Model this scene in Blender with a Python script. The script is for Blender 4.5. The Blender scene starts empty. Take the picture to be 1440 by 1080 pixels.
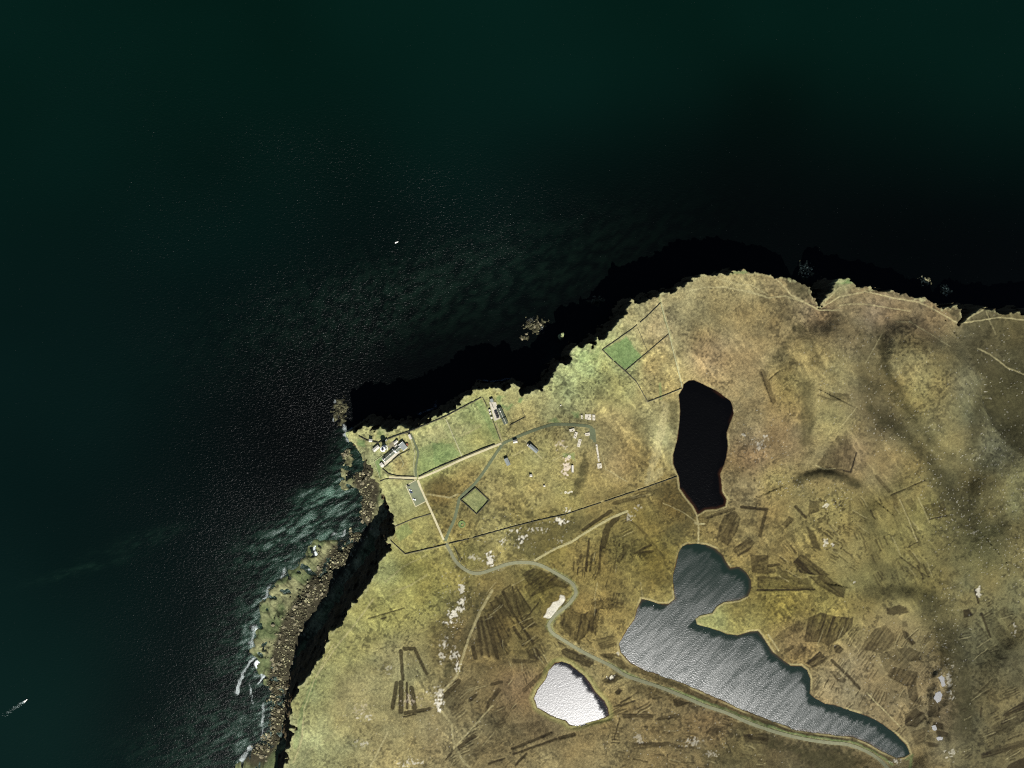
import bpy, math, random
import numpy as np
from mathutils import Vector

# ------------------------------------------------------------------ camera, world, sun, exposure
HC = 1080.0            # camera height above the sea (m)
F = 1000.0             # focal length in photo pixels
SUN_EL, SUN_AZ = 51.0, 167.0      # degrees, azimuth clockwise from north (+Y)
scene = bpy.context.scene
cam_d = bpy.data.cameras.new('camera'); cam_d.sensor_width = 36.0; cam_d.lens = 36.0 * F / 1440.0
cam_d.clip_start = 1.0; cam_d.clip_end = 60000.0
cam = bpy.data.objects.new('camera', cam_d); scene.collection.objects.link(cam)
cam.location = (0, 0, HC); cam.rotation_euler = (0, 0, 0)
scene.camera = cam
world = bpy.data.worlds.new('World'); scene.world = world; world.use_nodes = True
wn = world.node_tree.nodes; wl = world.node_tree.links
sky = wn.new('ShaderNodeTexSky'); sky.sky_type = 'NISHITA'; sky.sun_disc = False
sky.sun_elevation = math.radians(SUN_EL); sky.sun_rotation = math.radians(SUN_AZ)
sky.air_density = 0.6; sky.dust_density = 0.1; sky.ozone_density = 1.0
wl.new(sky.outputs[0], wn['Background'].inputs[0]); wn['Background'].inputs[1].default_value = 0.05
sd = bpy.data.lights.new('sun', 'SUN'); sd.energy = 5.0; sd.angle = math.radians(0.5); sd.color = (1.0, 0.975, 0.93)
sun = bpy.data.objects.new('sun', sd); scene.collection.objects.link(sun)
_el, _az = math.radians(SUN_EL), math.radians(SUN_AZ)
_d = Vector((math.sin(_az) * math.cos(_el), math.cos(_az) * math.cos(_el), math.sin(_el)))
sun.location = _d * 3000; sun.rotation_euler = _d.to_track_quat('Z', 'Y').to_euler()
vs = scene.view_settings; vs.view_transform = 'Standard'; vs.look = 'None'; vs.gamma = 1.0
vs.use_curve_mapping = False; vs.exposure = 1.08
scene.cycles.use_denoising = False; scene.cycles.max_bounces = 4; scene.cycles.filter_width = 1.1; scene.cycles.sample_clamp_indirect = 4.0

rng = np.random.default_rng(7); random.seed(7)
COL = scene.collection

# ------------------------------------------------------------------ canvas helpers (map data in photo-pixel units)
X0, Y0, CW, CH = 330, 330, 1400, 1040
gx, gy = np.meshgrid(np.arange(CW) + X0 + 0.0, np.arange(CH) + Y0 + 0.0)
def lin(c):
    c = np.asarray(c, float) / 255.0
    return np.where(c <= 0.04045, c / 12.92, ((c + 0.055) / 1.055) ** 2.4)
def sstep(a, b, x):
    t = np.clip((x - a) / (b - a), 0, 1); return t * t * (3 - 2 * t)
_lat = {}
def noise(x, y, s, seed=0):
    if seed not in _lat: _lat[seed] = np.random.default_rng(1000 + seed).random((256, 256))
    L = _lat[seed]; u = x / s; v = y / s
    iu = np.floor(u).astype(int); iv = np.floor(v).astype(int)
    fu = u - iu; fv = v - iv; fu = fu * fu * (3 - 2 * fu); fv = fv * fv * (3 - 2 * fv)
    a = L[iv & 255, iu & 255]; b = L[iv & 255, (iu + 1) & 255]; c = L[(iv + 1) & 255, iu & 255]; d = L[(iv + 1) & 255, (iu + 1) & 255]
    return (a * (1 - fu) + b * fu) * (1 - fv) + (c * (1 - fu) + d * fu) * fv
def fbm(x, y, s, seed=0, octv=4):
    t = 0; a = 1; tot = 0
    for i in range(octv):
        t = t + a * noise(x + 17.3 * i, y - 9.1 * i, s / 2 ** i, seed + i); tot += a; a *= 0.55
    return t / tot
def samp(A, px, py):
    u = np.clip(px - X0, 0, CW - 1.001); v = np.clip(py - Y0, 0, CH - 1.001)
    iu = u.astype(int); iv = v.astype(int); fu = u - iu; fv = v - iv
    if A.ndim == 3: fu = fu[..., None]; fv = fv[..., None]
    return (A[iv, iu] * (1 - fu) + A[iv, iu + 1] * fu) * (1 - fv) + (A[iv + 1, iu] * (1 - fu) + A[iv + 1, iu + 1] * fu) * fv
def inside(poly, x, y):
    r = np.zeros(x.shape, bool); n = len(poly)
    for i in range(n):
        ax, ay = poly[i]; bx, by = poly[(i + 1) % n]
        if ay == by: continue
        c = (ay > y) != (by > y)
        r ^= c & (x < (bx - ax) * (y - ay) / (by - ay) + ax)
    return r
def win(pts, m):
    xs = [p[0] for p in pts]; ys = [p[1] for p in pts]
    a = int(max(0, min(xs) - m - X0)); b = int(min(CW, max(xs) + m + 1 - X0)); c = int(max(0, min(ys) - m - Y0)); d = int(min(CH, max(ys) + m + 1 - Y0))
    if b <= a or d <= c: return None
    return slice(c, d), slice(a, b)
def segdist(x, y, a, b):
    dx = b[0] - a[0]; dy = b[1] - a[1]; l2 = dx * dx + dy * dy + 1e-9
    t = np.clip(((x - a[0]) * dx + (y - a[1]) * dy) / l2, 0, 1)
    return np.hypot(x - a[0] - t * dx, y - a[1] - t * dy)
def dist_lines(lines, m):
    D = np.full((CH, CW), float(m))
    for ln in lines:
        for a, b in zip(ln[:-1], ln[1:]):
            w = win([a, b], m)
            if w: D[w] = np.minimum(D[w], segdist(gx[w], gy[w], a, b))
    return D
def sdf(poly, m):
    D = dist_lines([list(poly) + [poly[0]]], m)
    w = win(poly, 1); I = np.zeros((CH, CW), bool)
    if w: I[w] = inside(poly, gx[w], gy[w])
    return np.where(I, D, -D)
def Q(x0, y0, s, pts):            # enlarged-crop coordinates to photo pixels
    return [(x0 + p[0] / s, y0 + p[1] / s) for p in pts]
def idw(cp, power):
    cx, cy = gx[::8, ::8], gy[::8, ::8]
    cp = np.array(cp, float); num = 0; den = 0
    for r in cp:
        w = 1.0 / ((cx - r[0]) ** 2 + (cy - r[1]) ** 2 + 150.0) ** (power / 2)
        num = num + w[..., None] * r[2:]; den = den + w
    S = num / den[..., None]
    u = np.clip((gx - X0) / 8, 0, S.shape[1] - 1.001); v = np.clip((gy - Y0) / 8, 0, S.shape[0] - 1.001)
    iu = u.astype(int); iv = v.astype(int); fu = (u - iu)[..., None]; fv = (v - iv)[..., None]
    return (S[iv, iu] * (1 - fu) + S[iv, iu + 1] * fu) * (1 - fv) + (S[iv + 1, iu] * (1 - fu) + S[iv + 1, iu + 1] * fu) * fv

# ------------------------------------------------------------------ map data (photo pixels)
coast = [(300, 1420), (372, 1180), (396, 1100), (401, 1075), (406, 1067), (400, 1060), (406, 1050), (410, 1032), (406, 1025), (415, 1024), (407, 1016), (407, 995),
 (414, 977), (419, 967), (427, 960), (435, 950), (442, 935), (452, 920), (462, 900), (467, 887), (480, 875), (487, 860), (500, 847), (512, 832), (522, 815), (530, 805),
 (532, 790), (545, 777), (547, 765), (545, 760), (552, 751), (556, 740), (552, 725), (546, 712), (540, 705), (535, 690), (525, 672), (520, 660), (512, 645), (505, 635),
 (496, 626), (489, 615), (492, 610), (504, 605), (510, 599), (520, 601), (527, 606), (532, 601), (540, 604), (544, 609), (555, 606), (567, 599), (577, 604), (585, 600),
 (594, 594), (600, 594), (606, 585), (622, 579), (640, 572), (651, 564), (655, 559), (662, 555), (670, 544), (677, 547), (685, 546), (692, 547), (710, 550), (722, 539),
 (731, 545), (732, 552), (734, 560), (738, 554), (745, 553), (753, 550), (762, 548), (763, 542), (772, 535), (777, 525), (783, 518), (787, 510), (795, 512), (801, 507),
 (804, 497), (807, 490), (812, 482), (817, 488), (821, 490), (826, 480), (831, 480), (831, 495), (836, 487), (840, 477), (847, 480), (852, 475), (858, 465), (863, 462),
 (869, 455), (876, 446), (882, 436), (885, 427), (890, 423), (896, 426), (907, 422), (914, 419), (924, 416), (937, 411), (945, 411), (952, 406), (959, 402), (970, 397),
 (985, 387), (995, 386), (1015, 386), (1030, 382), (1045, 380), (1060, 385), (1080, 384), (1092, 388), (1102, 390), (1122, 396), (1135, 400), (1141, 409), (1146, 420),
 (1151, 433), (1155, 430), (1160, 422), (1167, 410), (1177, 401), (1182, 395), (1190, 391), (1199, 396), (1207, 402), (1225, 405), (1240, 406), (1262, 410), (1277, 415),
 (1295, 421), (1302, 420), (1315, 424), (1326, 434), (1335, 433), (1344, 430), (1352, 435), (1354, 445), (1347, 456), (1353, 452), (1362, 444), (1375, 436), (1382, 434),
 (1400, 436), (1412, 440), (1440, 441), (1500, 438), (1600, 452), (1700, 470), (1900, 480), (1900, 1600), (300, 1600)]
loch_n = [(960, 545), (961, 540), (968, 535), (975, 534), (983, 537), (993, 542), (1007, 549), (1018, 557), (1027, 563), (1031, 573), (1032, 582), (1027, 595), (1022, 608),
 (1024, 627), (1022, 642), (1018, 655), (1013, 667), (1015, 680), (1016, 692), (1022, 702), (1020, 712), (1007, 716), (992, 717), (981, 724), (975, 712), (965, 700),
 (956, 687), (954, 670), (946, 652), (946, 640), (951, 622), (955, 595), (956, 577), (954, 555)]
loch_l = [(966, 765), (977, 764), (993, 766), (1006, 771), (1016, 780), (1021, 790), (1027, 798), (1039, 797), (1050, 805), (1056, 815), (1057, 827), (1052, 838), (1039, 844),
 (1018, 847), (1008, 853), (1002, 862), (985, 866), (978, 870), (980, 878), (995, 882), (1010, 886), (1022, 891), (1037, 893), (1054, 888), (1066, 887), (1072, 894),
 (1079, 905), (1087, 917), (1100, 927), (1112, 936), (1127, 936), (1135, 942), (1140, 955), (1140, 965), (1139, 975), (1147, 982), (1160, 989), (1175, 991), (1197, 1000),
 (1220, 1006), (1240, 1017), (1260, 1032), (1275, 1047), (1280, 1060), (1272, 1065), (1260, 1066), (1240, 1057), (1220, 1045), (1200, 1037), (1175, 1034), (1142, 1030),
 (1117, 1026), (1100, 1019), (1080, 1012), (1045, 999), (1015, 985), (990, 974), (960, 961), (940, 954), (905, 942), (885, 932), (872, 917), (870, 905), (880, 887),
 (892, 870), (895, 857), (902, 842), (912, 844), (927, 849), (940, 849), (949, 842), (947, 830), (946, 815), (946, 809), (950, 792), (954, 777), (960, 768)]
loch_s = [(780, 932), (790, 930), (802, 934), (812, 942), (822, 950), (830, 960), (837, 972), (850, 985), (855, 995), (857, 1006), (850, 1010), (830, 1015), (812, 1021),
 (800, 1020), (795, 1014), (775, 1007), (755, 995), (750, 982), (755, 970), (767, 955), (772, 942)]
R8 = (1080, 810, 4); R7 = (720, 810, 4); R6 = (360, 810, 4); R5 = (1080, 540, 4); R4 = (720, 540, 4); R3 = (1080, 350, 4); Z7 = (620, 700, 6)
pools = [Q(*R8, [(960, 572), (978, 562), (992, 572), (990, 590), (998, 610), (985, 628), (972, 622), (975, 600)]), Q(*R8, [(934, 690), (945, 660), (968, 650), (980, 668), (970, 700), (952, 712)]),
         Q(*R8, [(923, 845), (940, 840), (950, 858), (938, 870), (925, 862)]), Q(*R8, [(948, 910), (965, 904), (984, 910), (978, 922), (955, 924)])]
main_road = [(627, 764), (633, 775), (640, 788), (650, 798), (662, 805), (675, 806), (692, 801), (708, 795), (720, 792), (733, 791), (750, 792), (765, 797), (778, 804),
 (792, 812), (805, 821), (810, 832), (807, 840), (798, 851), (783, 863), (773, 875), (772, 881), (777, 890), (795, 902), (820, 917), (840, 927), (860, 937), (880, 950),
 (900, 957), (927, 966), (960, 979), (990, 992), (1020, 1002), (1052, 1016), (1080, 1026), (1100, 1032), (1130, 1039), (1162, 1044), (1192, 1047), (1217, 1056),
 (1235, 1067), (1247, 1079), (1262, 1098), (1290, 1140), (1330, 1200)]
side_road = [(626, 761), (632, 746), (639, 730), (644, 710), (646.5, 701), (655, 692), (666, 682), (675, 671), (685.5, 656), (694, 643), (703, 630), (708, 623.5), (720, 618), (733, 612),
 (747, 606.5), (760, 602), (775.5, 597.5), (787, 596.7), (800, 597), (814, 598), (827, 599.5), (833, 603), (835.5, 611), (836, 622)]
drive_sw = [(624, 759), (610, 727), (600, 705), (592, 687), (587.5, 675)]
drive_ne = [(588, 673), (600, 668.5), (622, 659), (650, 646), (678, 634.5), (705, 623.5)]
drive_w = [(586, 672.5), (569, 672), (556, 671.6), (547, 671)]
drive_n = [(585.5, 671), (584.5, 660), (586.7, 646.7), (588, 636.7), (584.5, 626.7), (580, 615.5), (577.5, 610)]
drive_st = [(706.7, 622), (702, 609), (697, 594)]
hut_track = [(738, 618.5), (744, 626), (752, 635), (762, 645)]
car_park = [(570.6, 683), (585, 675), (598.7, 705), (584.4, 712.5)]
far_lot = [(829, 602), (833, 601), (837.5, 606), (838.5, 622), (836, 626), (828, 616), (829, 612)]
yard = [(687.8, 566), (695, 565), (699, 569), (700.5, 574), (704, 588), (696.7, 592), (692, 581)]
terrace = [(539, 652), (541.5, 654.5), (560.5, 638), (562.5, 634), (560, 632)]
moor_track = [(752, 788), (778, 773), (803, 762), (825, 748), (860, 728), (882, 719)]
ROADS = [main_road, side_road, drive_sw, drive_ne, drive_w, drive_n, drive_st, hut_track, moor_track]

# ------------------------------------------------------------------ ground height
S_coast = sdf(coast, 45)
S_ln, S_ll, S_ls = sdf(loch_n, 40), sdf(loch_l, 40), sdf(loch_s, 40)
LEV = dict(n=72.0, l=70.0, s=77.0)
zc = [(420, 1060, 84), (450, 950, 86), (520, 850, 88), (555, 770, 86), (545, 690, 88), (500, 618, 78), (530, 612, 82), (545, 640, 88), (600, 600, 86), (680, 560, 84), (740, 565, 82),
 (800, 520, 82), (860, 480, 84), (940, 420, 82), (1000, 395, 84), (1080, 395, 80), (1130, 410, 76), (1152, 436, 68), (1185, 400, 74), (1250, 418, 70), (1310, 432, 66), (1350, 457, 62),
 (1400, 446, 66), (1440, 450, 66), (1550, 460, 70), (1000, 470, 92), (1090, 460, 88), (1130, 540, 96), (1180, 480, 88), (1215, 540, 88), (1250, 560, 88), (1290, 520, 98), (1310, 580, 96), (1390, 540, 78), (1430, 580, 76),
 (1350, 620, 96), (1270, 640, 91), (1340, 690, 88), (1400, 690, 104), (1430, 780, 112), (1240, 620, 91), (1120, 620, 92), (1060, 600, 84), (1160, 640, 90), (1160, 720, 92), (1230, 740, 88),
 (1080, 740, 76), (1110, 800, 76), (1190, 800, 82), (1260, 820, 88), (1300, 920, 80), (1200, 900, 76), (1360, 900, 92), (1430, 950, 108), (1380, 1050, 96), (1300, 1070, 78), (1250, 980, 74),
 (600, 650, 92), (660, 640, 93), (720, 640, 95), (800, 630, 101), (830, 660, 99), (860, 560, 93), (900, 600, 84), (930, 640, 76), (860, 700, 88), (760, 720, 94), (680, 700, 95), (620, 740, 94),
 (640, 830, 98), (560, 830, 96), (520, 950, 94), (600, 960, 96), (700, 900, 94), (760, 850, 90), (850, 800, 82), (900, 760, 78), (840, 880, 80), (740, 1000, 84), (700, 1060, 90), (560, 1060, 96),
 (880, 1020, 80), (1000, 1060, 76), (1150, 1070, 74), (930, 700, 76), (1040, 860, 73), (1600, 700, 110), (1600, 1000, 116), (1600, 1300, 110), (1200, 1300, 90), (900, 1300, 92), (600, 1300, 98), (420, 1300, 88)]
Zc = idw(zc, 3.2)[..., 0]
def sign_line(pl, m):      # signed distance: positive on the right-hand side when walking the line with image y down
    D = np.full((CH, CW), float(m)); S = np.ones((CH, CW))
    for a, b in zip(pl[:-1], pl[1:]):
        w = win([a, b], m)
        if not w: continue
        d = segdist(gx[w], gy[w], a, b); cr = (b[0] - a[0]) * (gy[w] - a[1]) - (b[1] - a[1]) * (gx[w] - a[0])
        k = d < D[w]; D[w] = np.where(k, d, D[w]); S[w] = np.where(k, np.sign(cr), S[w])
    return D * S
def scarp(pl, h, wdt, R):  # ground steps up by h towards the right-hand side, then eases back over R
    global Zc
    m = R + 5; D = sign_line(pl, m)
    Lt = sum(math.dist(a, b) for a, b in zip(pl[:-1], pl[1:]))
    e = np.minimum(np.hypot(gx - pl[0][0], gy - pl[0][1]), np.hypot(gx - pl[-1][0], gy - pl[-1][1]))
    Zc = Zc + h * sstep(-wdt, wdt * 0.4, D) * (1 - sstep(4, R, np.abs(D))) * sstep(0, min(60, Lt / 2.2), e)
scarp(Q(*R5, [(120, 560), (165, 540), (230, 515), (300, 498), (370, 508), (440, 532), (500, 570), (560, 620)]), 8, 9, 60)
scarp(Q(*R5, [(560, 170), (600, 190), (700, 230), (760, 270), (830, 340), (900, 420), (970, 520), (1050, 660), (1150, 780)]), 7, 16, 70)
scarp(Q(*R8, [(520, 80), (600, 95), (700, 92), (800, 95), (900, 120), (960, 180), (1000, 280), (1050, 400), (1075, 520), (1070, 700), (1060, 900), (1050, 1080)]), 9, 18, 60)
scarp(Q(*R3, [(1440, 1060), (1330, 1000), (1250, 850), (1240, 740), (1120, 570)]), -14, 16, 60)
S_sp = sdf([(1250, 462), (1290, 452), (1330, 480), (1365, 520), (1380, 560), (1385, 600), (1375, 635), (1345, 645), (1310, 625), (1280, 590), (1258, 555), (1244, 510)], 30)
Zc = Zc + 12 * sstep(-14, 14, S_sp)
S_k1 = sdf([(1100, 480), (1150, 455), (1195, 480), (1205, 540), (1190, 600), (1140, 610), (1105, 560)], 30); Zc = Zc + 7 * sstep(-14, 18, S_k1)
D_v = dist_lines([Q(*R5, [(215, -120), (220, 100), (215, 360)])], 30); Zc = Zc - 4 * (1 - sstep(2, 16, D_v))
Zc = Zc + (fbm(gx, gy, 110, 28, 2) - .5) * 18 * sstep(1120, 1230, gx) * sstep(420, 480, gy)
Zc = Zc + (fbm(gx, gy, 90, 20, 3) - .5) * 8 + (fbm(gx, gy, 24, 24, 3) - .5) * 3.0
def loch_blend(S, lev, R=38):
    global Zc
    t = sstep(0, R, -S); Zc = np.where(S > -R, lev + (0.6 + np.minimum(-S, 6) * 0.15) * (1 - t) + (Zc - lev) * t * (S < 0), Zc)
    Zc = np.where(S > 0, lev + 0.6 - np.minimum(S, 6) * 0.8, Zc)
nz = (noise(gx, gy, 7, 40) - .5) * 3
# keep banks above the water even where the wider relief dips
for S, k in ((S_ln, 'n'), (S_ll, 'l'), (S_ls, 's')):
    Zc = np.where(S > -40, np.maximum(Zc, LEV[k] + 1.0), Zc)
    loch_blend(S + nz * .35, LEV[k])
D_road = dist_lines(ROADS, 12)
S_cp = np.maximum(np.maximum(sdf(car_park, 10), sdf(far_lot, 10)), np.maximum(sdf(yard, 10), sdf(terrace, 10)))
flat = np.maximum(1 - sstep(3.5, 8, D_road), sstep(-6, -1.5, S_cp))
Zsm = Zc.copy()
for _ in range(8):
    Zsm[1:-1, 1:-1] = (Zsm[1:-1, 1:-1] + Zsm[:-2, 1:-1] + Zsm[2:, 1:-1] + Zsm[1:-1, :-2] + Zsm[1:-1, 2:]) / 5
Zc = Zc * (1 - flat) + Zsm * flat
ZROAD = Zc.copy()
pool_lev = []
for p in pools:
    S = sdf(p, 12); cx = sum(q[0] for q in p) / len(p); cy = sum(q[1] for q in p) / len(p)
    lv = float(samp(Zc, np.array([cx]), np.array([cy]))[0]); pool_lev.append(lv)
    t = sstep(-12, 0, S); Zc = Zc * (1 - t) + (lv - 0.02) * t; Zc = np.where(S > 0, lv - 0.4, Zc)

# ------------------------------------------------------------------ peat cuttings, tracks, bare ground, vegetation colour
peat = np.zeros((CH, CW)); dark = np.zeros((CH, CW)); pale = np.zeros((CH, CW)); bare_glint = np.zeros((CH, CW)); pink = np.zeros((CH, CW))
jx = (noise(gx, gy, 5, 50) - .5) * 3.0; jy = (noise(gx, gy, 5, 51) - .5) * 3.0
fx = (noise(gx, gy, 2.2, 52) - .5) * 1.6
def stroke(T, pl, w, a, soft=0.8, jit=.4):
    for p, q in zip(pl[:-1], pl[1:]):
        k = win([p, q], w + 6)
        if k:
            d = segdist(gx[k] + jx[k] * jit, gy[k] + jy[k] * jit, p, q) + fx[k] * jit
            T[k] = np.maximum(T[k], a * (1 - sstep(w / 2 - soft, w / 2 + soft, d)))
def patch(T, poly, a, stripe=None, soft=1.0, jit=.4, per=4.5):
    k = win(poly, 14)
    if not k: return
    Dl = np.full(gx[k].shape, 14.0); xx = gx[k] + jx[k] * jit; yy = gy[k] + jy[k] * jit
    for p, q in zip(poly, poly[1:] + poly[:1]): Dl = np.minimum(Dl, segdist(xx, yy, p, q))
    S = np.where(inside(poly, xx, yy), Dl, -Dl) + fx[k] * jit
    m = a * sstep(-soft, soft, S)
    if stripe is not None:
        L = math.hypot(*stripe); cr = (xx * stripe[1] - yy * stripe[0]) / L; al = (xx * stripe[0] + yy * stripe[1]) / L
        s = noise(cr * 1.0, al * .12, per * .6, 60); s2 = noise(cr, al * .05, 1.4, 61)
        m = m * (0.50 + 1.05 * np.clip(s * .7 + s2 * .6 - .15, 0, 1)); e = (np.abs(S - 1.2) < 1.0); m = np.where(e, np.maximum(m, a * .95), m)
    T[k] = np.maximum(T[k], m)
def P(R, pts, a, stripe=None, T=None, soft=1.0, jit=.4): patch(peat if T is None else T, Q(*R, pts), a, stripe, soft, jit)
def K(R, x1, y1, x2, y2, w, a=.75, T=None): stroke(peat if T is None else T, Q(*R, [(x1, y1), (x2, y2)]), w / R[2] * 1.1 + .7, min(1, a * 1.15), .7, .3)
# right-hand peat field south-east of the long loch
P(R8, [(225, 235), (300, 205), (380, 225), (480, 235), (470, 290), (430, 330), (390, 360), (330, 395), (300, 370), (205, 370)], .75, (-.35, 1))
P(R8, [(600, 300), (660, 275), (720, 340), (690, 400), (640, 430), (560, 420), (520, 410), (540, 370)], .6, (-.7, 1))
P(R8, [(135, 450), (190, 390), (215, 400), (210, 450), (150, 475)], .55, (-.8, 1)); P(R8, [(215, 490), (290, 420), (330, 460), (310, 490), (250, 515)], .75, (-1, .7))
P(R8, [(370, 395), (400, 385), (425, 410), (405, 435), (375, 430)], .75, (-1, .7)); P(R8, [(345, 535), (380, 530), (440, 580), (430, 605), (390, 590)], .65, (1, .8))
K(R8, 360, 475, 450, 560, 14); K(R8, 450, 560, 515, 630, 12); K(R8, 80, 330, 180, 280, 40, .35); K(R8, 100, 420, 135, 400, 18, .6)
P(R8, [(620, 440), (680, 420), (760, 440), (800, 500), (760, 560), (700, 570), (660, 530)], .42, (-1, 1))
P(R8, [(700, 510), (760, 520), (840, 540), (830, 620), (850, 690), (820, 715), (790, 680), (780, 620), (740, 600), (670, 560)], .62, (-.5, 1))
P(R8, [(720, 410), (800, 400), (860, 430), (860, 470), (790, 480)], .6, (-1, 1)); P(R8, [(750, 300), (790, 320), (830, 380), (810, 390), (770, 350)], .7, (.6, 1))
P(R8, [(770, 780), (830, 745), (880, 770), (890, 800), (830, 850), (770, 840)], .75, (-1, .8)); P(R8, [(905, 660), (930, 655), (965, 740), (960, 790), (900, 790)], .72, (0, 1))
P(R8, [(930, 815), (985, 830), (980, 860), (930, 850)], .85); P(R8, [(945, 865), (1015, 880), (1010, 905), (950, 900)], .8); P(R8, [(890, 930), (960, 945), (960, 965), (900, 955)], .7)
P(R8, [(800, 880), (880, 850), (890, 930), (830, 950)], .55, (-1, .6)); P(R8, [(755, 255), (780, 255), (785, 285), (755, 285)], .6)
P(R8, [(1330, 770), (1440, 700), (1500, 690), (1440, 750), (1330, 800)], .8, (-1, .55)); P(R8, [(1250, 850), (1330, 800), (1440, 760), (1500, 760), (1440, 820), (1300, 890)], .5, (-1, .5))
P(R8, [(1300, 835), (1335, 800), (1365, 810), (1330, 835)], .95); P(R8, [(1195, 1000), (1290, 960), (1440, 920), (1500, 920), (1440, 960), (1200, 1030)], .62, (-1, .3)); P(R8, [(1210, 995), (1250, 980), (1265, 1000), (1215, 1010)], .95)
P(R8, [(1350, 1060), (1440, 1020), (1500, 1020), (1500, 1100), (1330, 1100)], .9); P(R8, [(1095, 190), (1130, 185), (1155, 220), (1100, 235)], .95)
K(R8, 1200, 210, 1250, 340, 10); K(R8, 1175, 260, 1240, 350, 5, .5); K(R8, 1250, 250, 1350, 380, 60, .35); K(R8, 1165, 75, 1185, 150, 9); K(R8, 1330, 200, 1400, 320, 50, .3); K(R8, 1200, 740, 1195, 790, 8, .6); K(R8, 1170, 670, 1260, 580, 3, .6)
P(R8, [(-60, 0), (220, 10), (260, 75), (-60, 78)], .55, (1, .05)); K(R8, -60, 80, 262, 74, 8, 1.0)
P(R8, [(230, 0), (330, 0), (435, 70), (425, 125), (380, 110), (270, 40)], .72, (1, .75))
P(R8, [(660, 170), (760, 170), (790, 200), (720, 220), (670, 210)], .85, jit=1.2)
for i in range(26): K(R8, 460 + i * 19 % 240, 270 + i * 37 % 260, 460 + i * 19 % 240 - 30, 270 + i * 37 % 260 + 45, 4, .45)
for i in range(60):
    u, v = rng.random(2); x = 330 + 560 * u; y = 280 + 480 * v
    if 0.9 * x - y < 60: x += 200
    P(R8, [(x, y), (x + 12, y - 6), (x + 18, y + 6), (x + 4, y + 12)], .5, jit=1.5)
# centre and south
P(R7, [(275, 420), (300, 400), (470, 470), (440, 515), (400, 505), (290, 445)], .8, (1, .42)); P(R7, [(130, 0), (260, 0), (240, 60), (100, 120), (70, 60)], .6, (-1, .8))
for a in ((0, 200, 120, 380, 10), (10, 290, 50, 350, 12), (40, 260, 110, 360, 8), (0, 60, 60, 260, 7), (20, 100, 40, 220, 6), (100, 180, 20, 60, 6), (150, 150, 60, 260, 5)): K(R7, *a)
P(R7, [(80, 420), (130, 400), (165, 430), (150, 480), (100, 460)], .75, (.4, 1)); P(R7, [(0, 465), (100, 470), (180, 480), (90, 490), (0, 490)], .7)
P(R7, [(270, 200), (400, 210), (500, 180), (480, 260), (470, 340), (430, 310), (380, 380), (340, 360), (270, 280)], .65, (-.2, 1), jit=1.2)
P(R7, [(470, 350), (560, 340), (590, 390), (500, 415)], .65, (1, -.3)); P(R7, [(450, 150), (560, 120), (630, 130), (630, 180), (500, 190), (430, 220)], .55, (-1, .4), jit=1.4)
P(R7, [(490, 435), (595, 435), (560, 470), (500, 450)], .75); P(R7, [(575, 470), (620, 470), (660, 520), (600, 520)], .7)
stroke(peat, Q(*R7, [(690, 525), (760, 545), (850, 578), (960, 628), (1080, 688), (1200, 742), (1430, 832)]), 7, .55); stroke(peat, Q(*R8, [(0, 822), (90, 855), (250, 890), (400, 905), (500, 925), (620, 990), (700, 1035)]), 5, .5)
K(R7, 240, 475, 160, 560, 16, .6); K(R7, 160, 560, 70, 640, 20, .55); K(R7, 350, 853, 550, 805, 9, .75)
P(R7, [(500, 590), (590, 545), (630, 565), (560, 610)], .7, (-1, .5)); P(R7, [(575, 655), (600, 630), (622, 645), (590, 672)], .95)
for a in ((610, 730, 690, 700, 6), (610, 710, 670, 680, 6), (605, 800, 575, 920, 5), (0, 970, 220, 880, 10), (10, 1000, 250, 915, 10), (20, 1060, 80, 1000, 10), (270, 910, 350, 890, 16), (40, 960, 210, 890, 5)): K(R7, *a)
P(R7, [(620, 775), (700, 770), (800, 780), (790, 810), (740, 800), (690, 790), (625, 805)], .68, (1, .05)); P(R7, [(820, 795), (945, 770), (950, 795), (830, 810)], .68, (1, -.1))
P(R7, [(670, 935), (880, 930), (980, 965), (970, 978), (890, 955), (680, 975)], .6, (1, 0)); P(R7, [(1085, 880), (1140, 830), (1185, 865), (1140, 905)], .55, (-1, 1))
P(R7, [(1300, 890), (1440, 880), (1440, 950), (1310, 930)], .6, (1, .1)); P(R7, [(905, 690), (1000, 710), (930, 740), (910, 730)], .8); P(R7, [(1190, 815), (1300, 820), (1320, 865), (1230, 855)], .4)
P(R7, [(700, 610), (860, 620), (890, 680), (800, 690), (700, 660)], .35, (.3, 1), jit=1.5)
P(R7, [(0, 830), (180, 810), (210, 880), (0, 960)], .28, (-1, .35))
# south-west strips and fan
for a in ((815, 420, 825, 580, 16), (835, 408, 880, 408, 18), (890, 405, 960, 550, 14), (790, 600, 768, 740, 18), (815, 600, 815, 760, 24), (848, 600, 850, 745, 9), (875, 630, 890, 740, 24), (840, 770, 975, 748, 18),
          (830, 790, 900, 775, 5), (630, 240, 830, 180, 4), (700, 240, 730, 232, 4), (1205, 695, 1235, 670, 16), (1325, 610, 1380, 595, 15), (1065, 675, 1140, 590, 24), (1140, 970, 1225, 905, 24), (1310, 1055, 1400, 1025, 8)): K(R6, *a)
P(R6, [(850, 420), (890, 440), (910, 580), (850, 590)], .32, jit=1.5)
for a in ((1245, 240, 1270, 440, 14), (1265, 235, 1310, 450, 14), (1290, 230, 1350, 450, 12), (1310, 220, 1360, 460, 14), (1330, 230, 1390, 400, 12), (1320, 150, 1420, 340, 5), (1350, 120, 1430, 220, 10), (1390, 90, 1440, 200, 16), (1220, 400, 1235, 460, 20)): K(R6, *a)
P(R6, [(1240, 230), (1400, 210), (1440, 330), (1380, 450), (1240, 440)], .42, (.25, 1))
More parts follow.
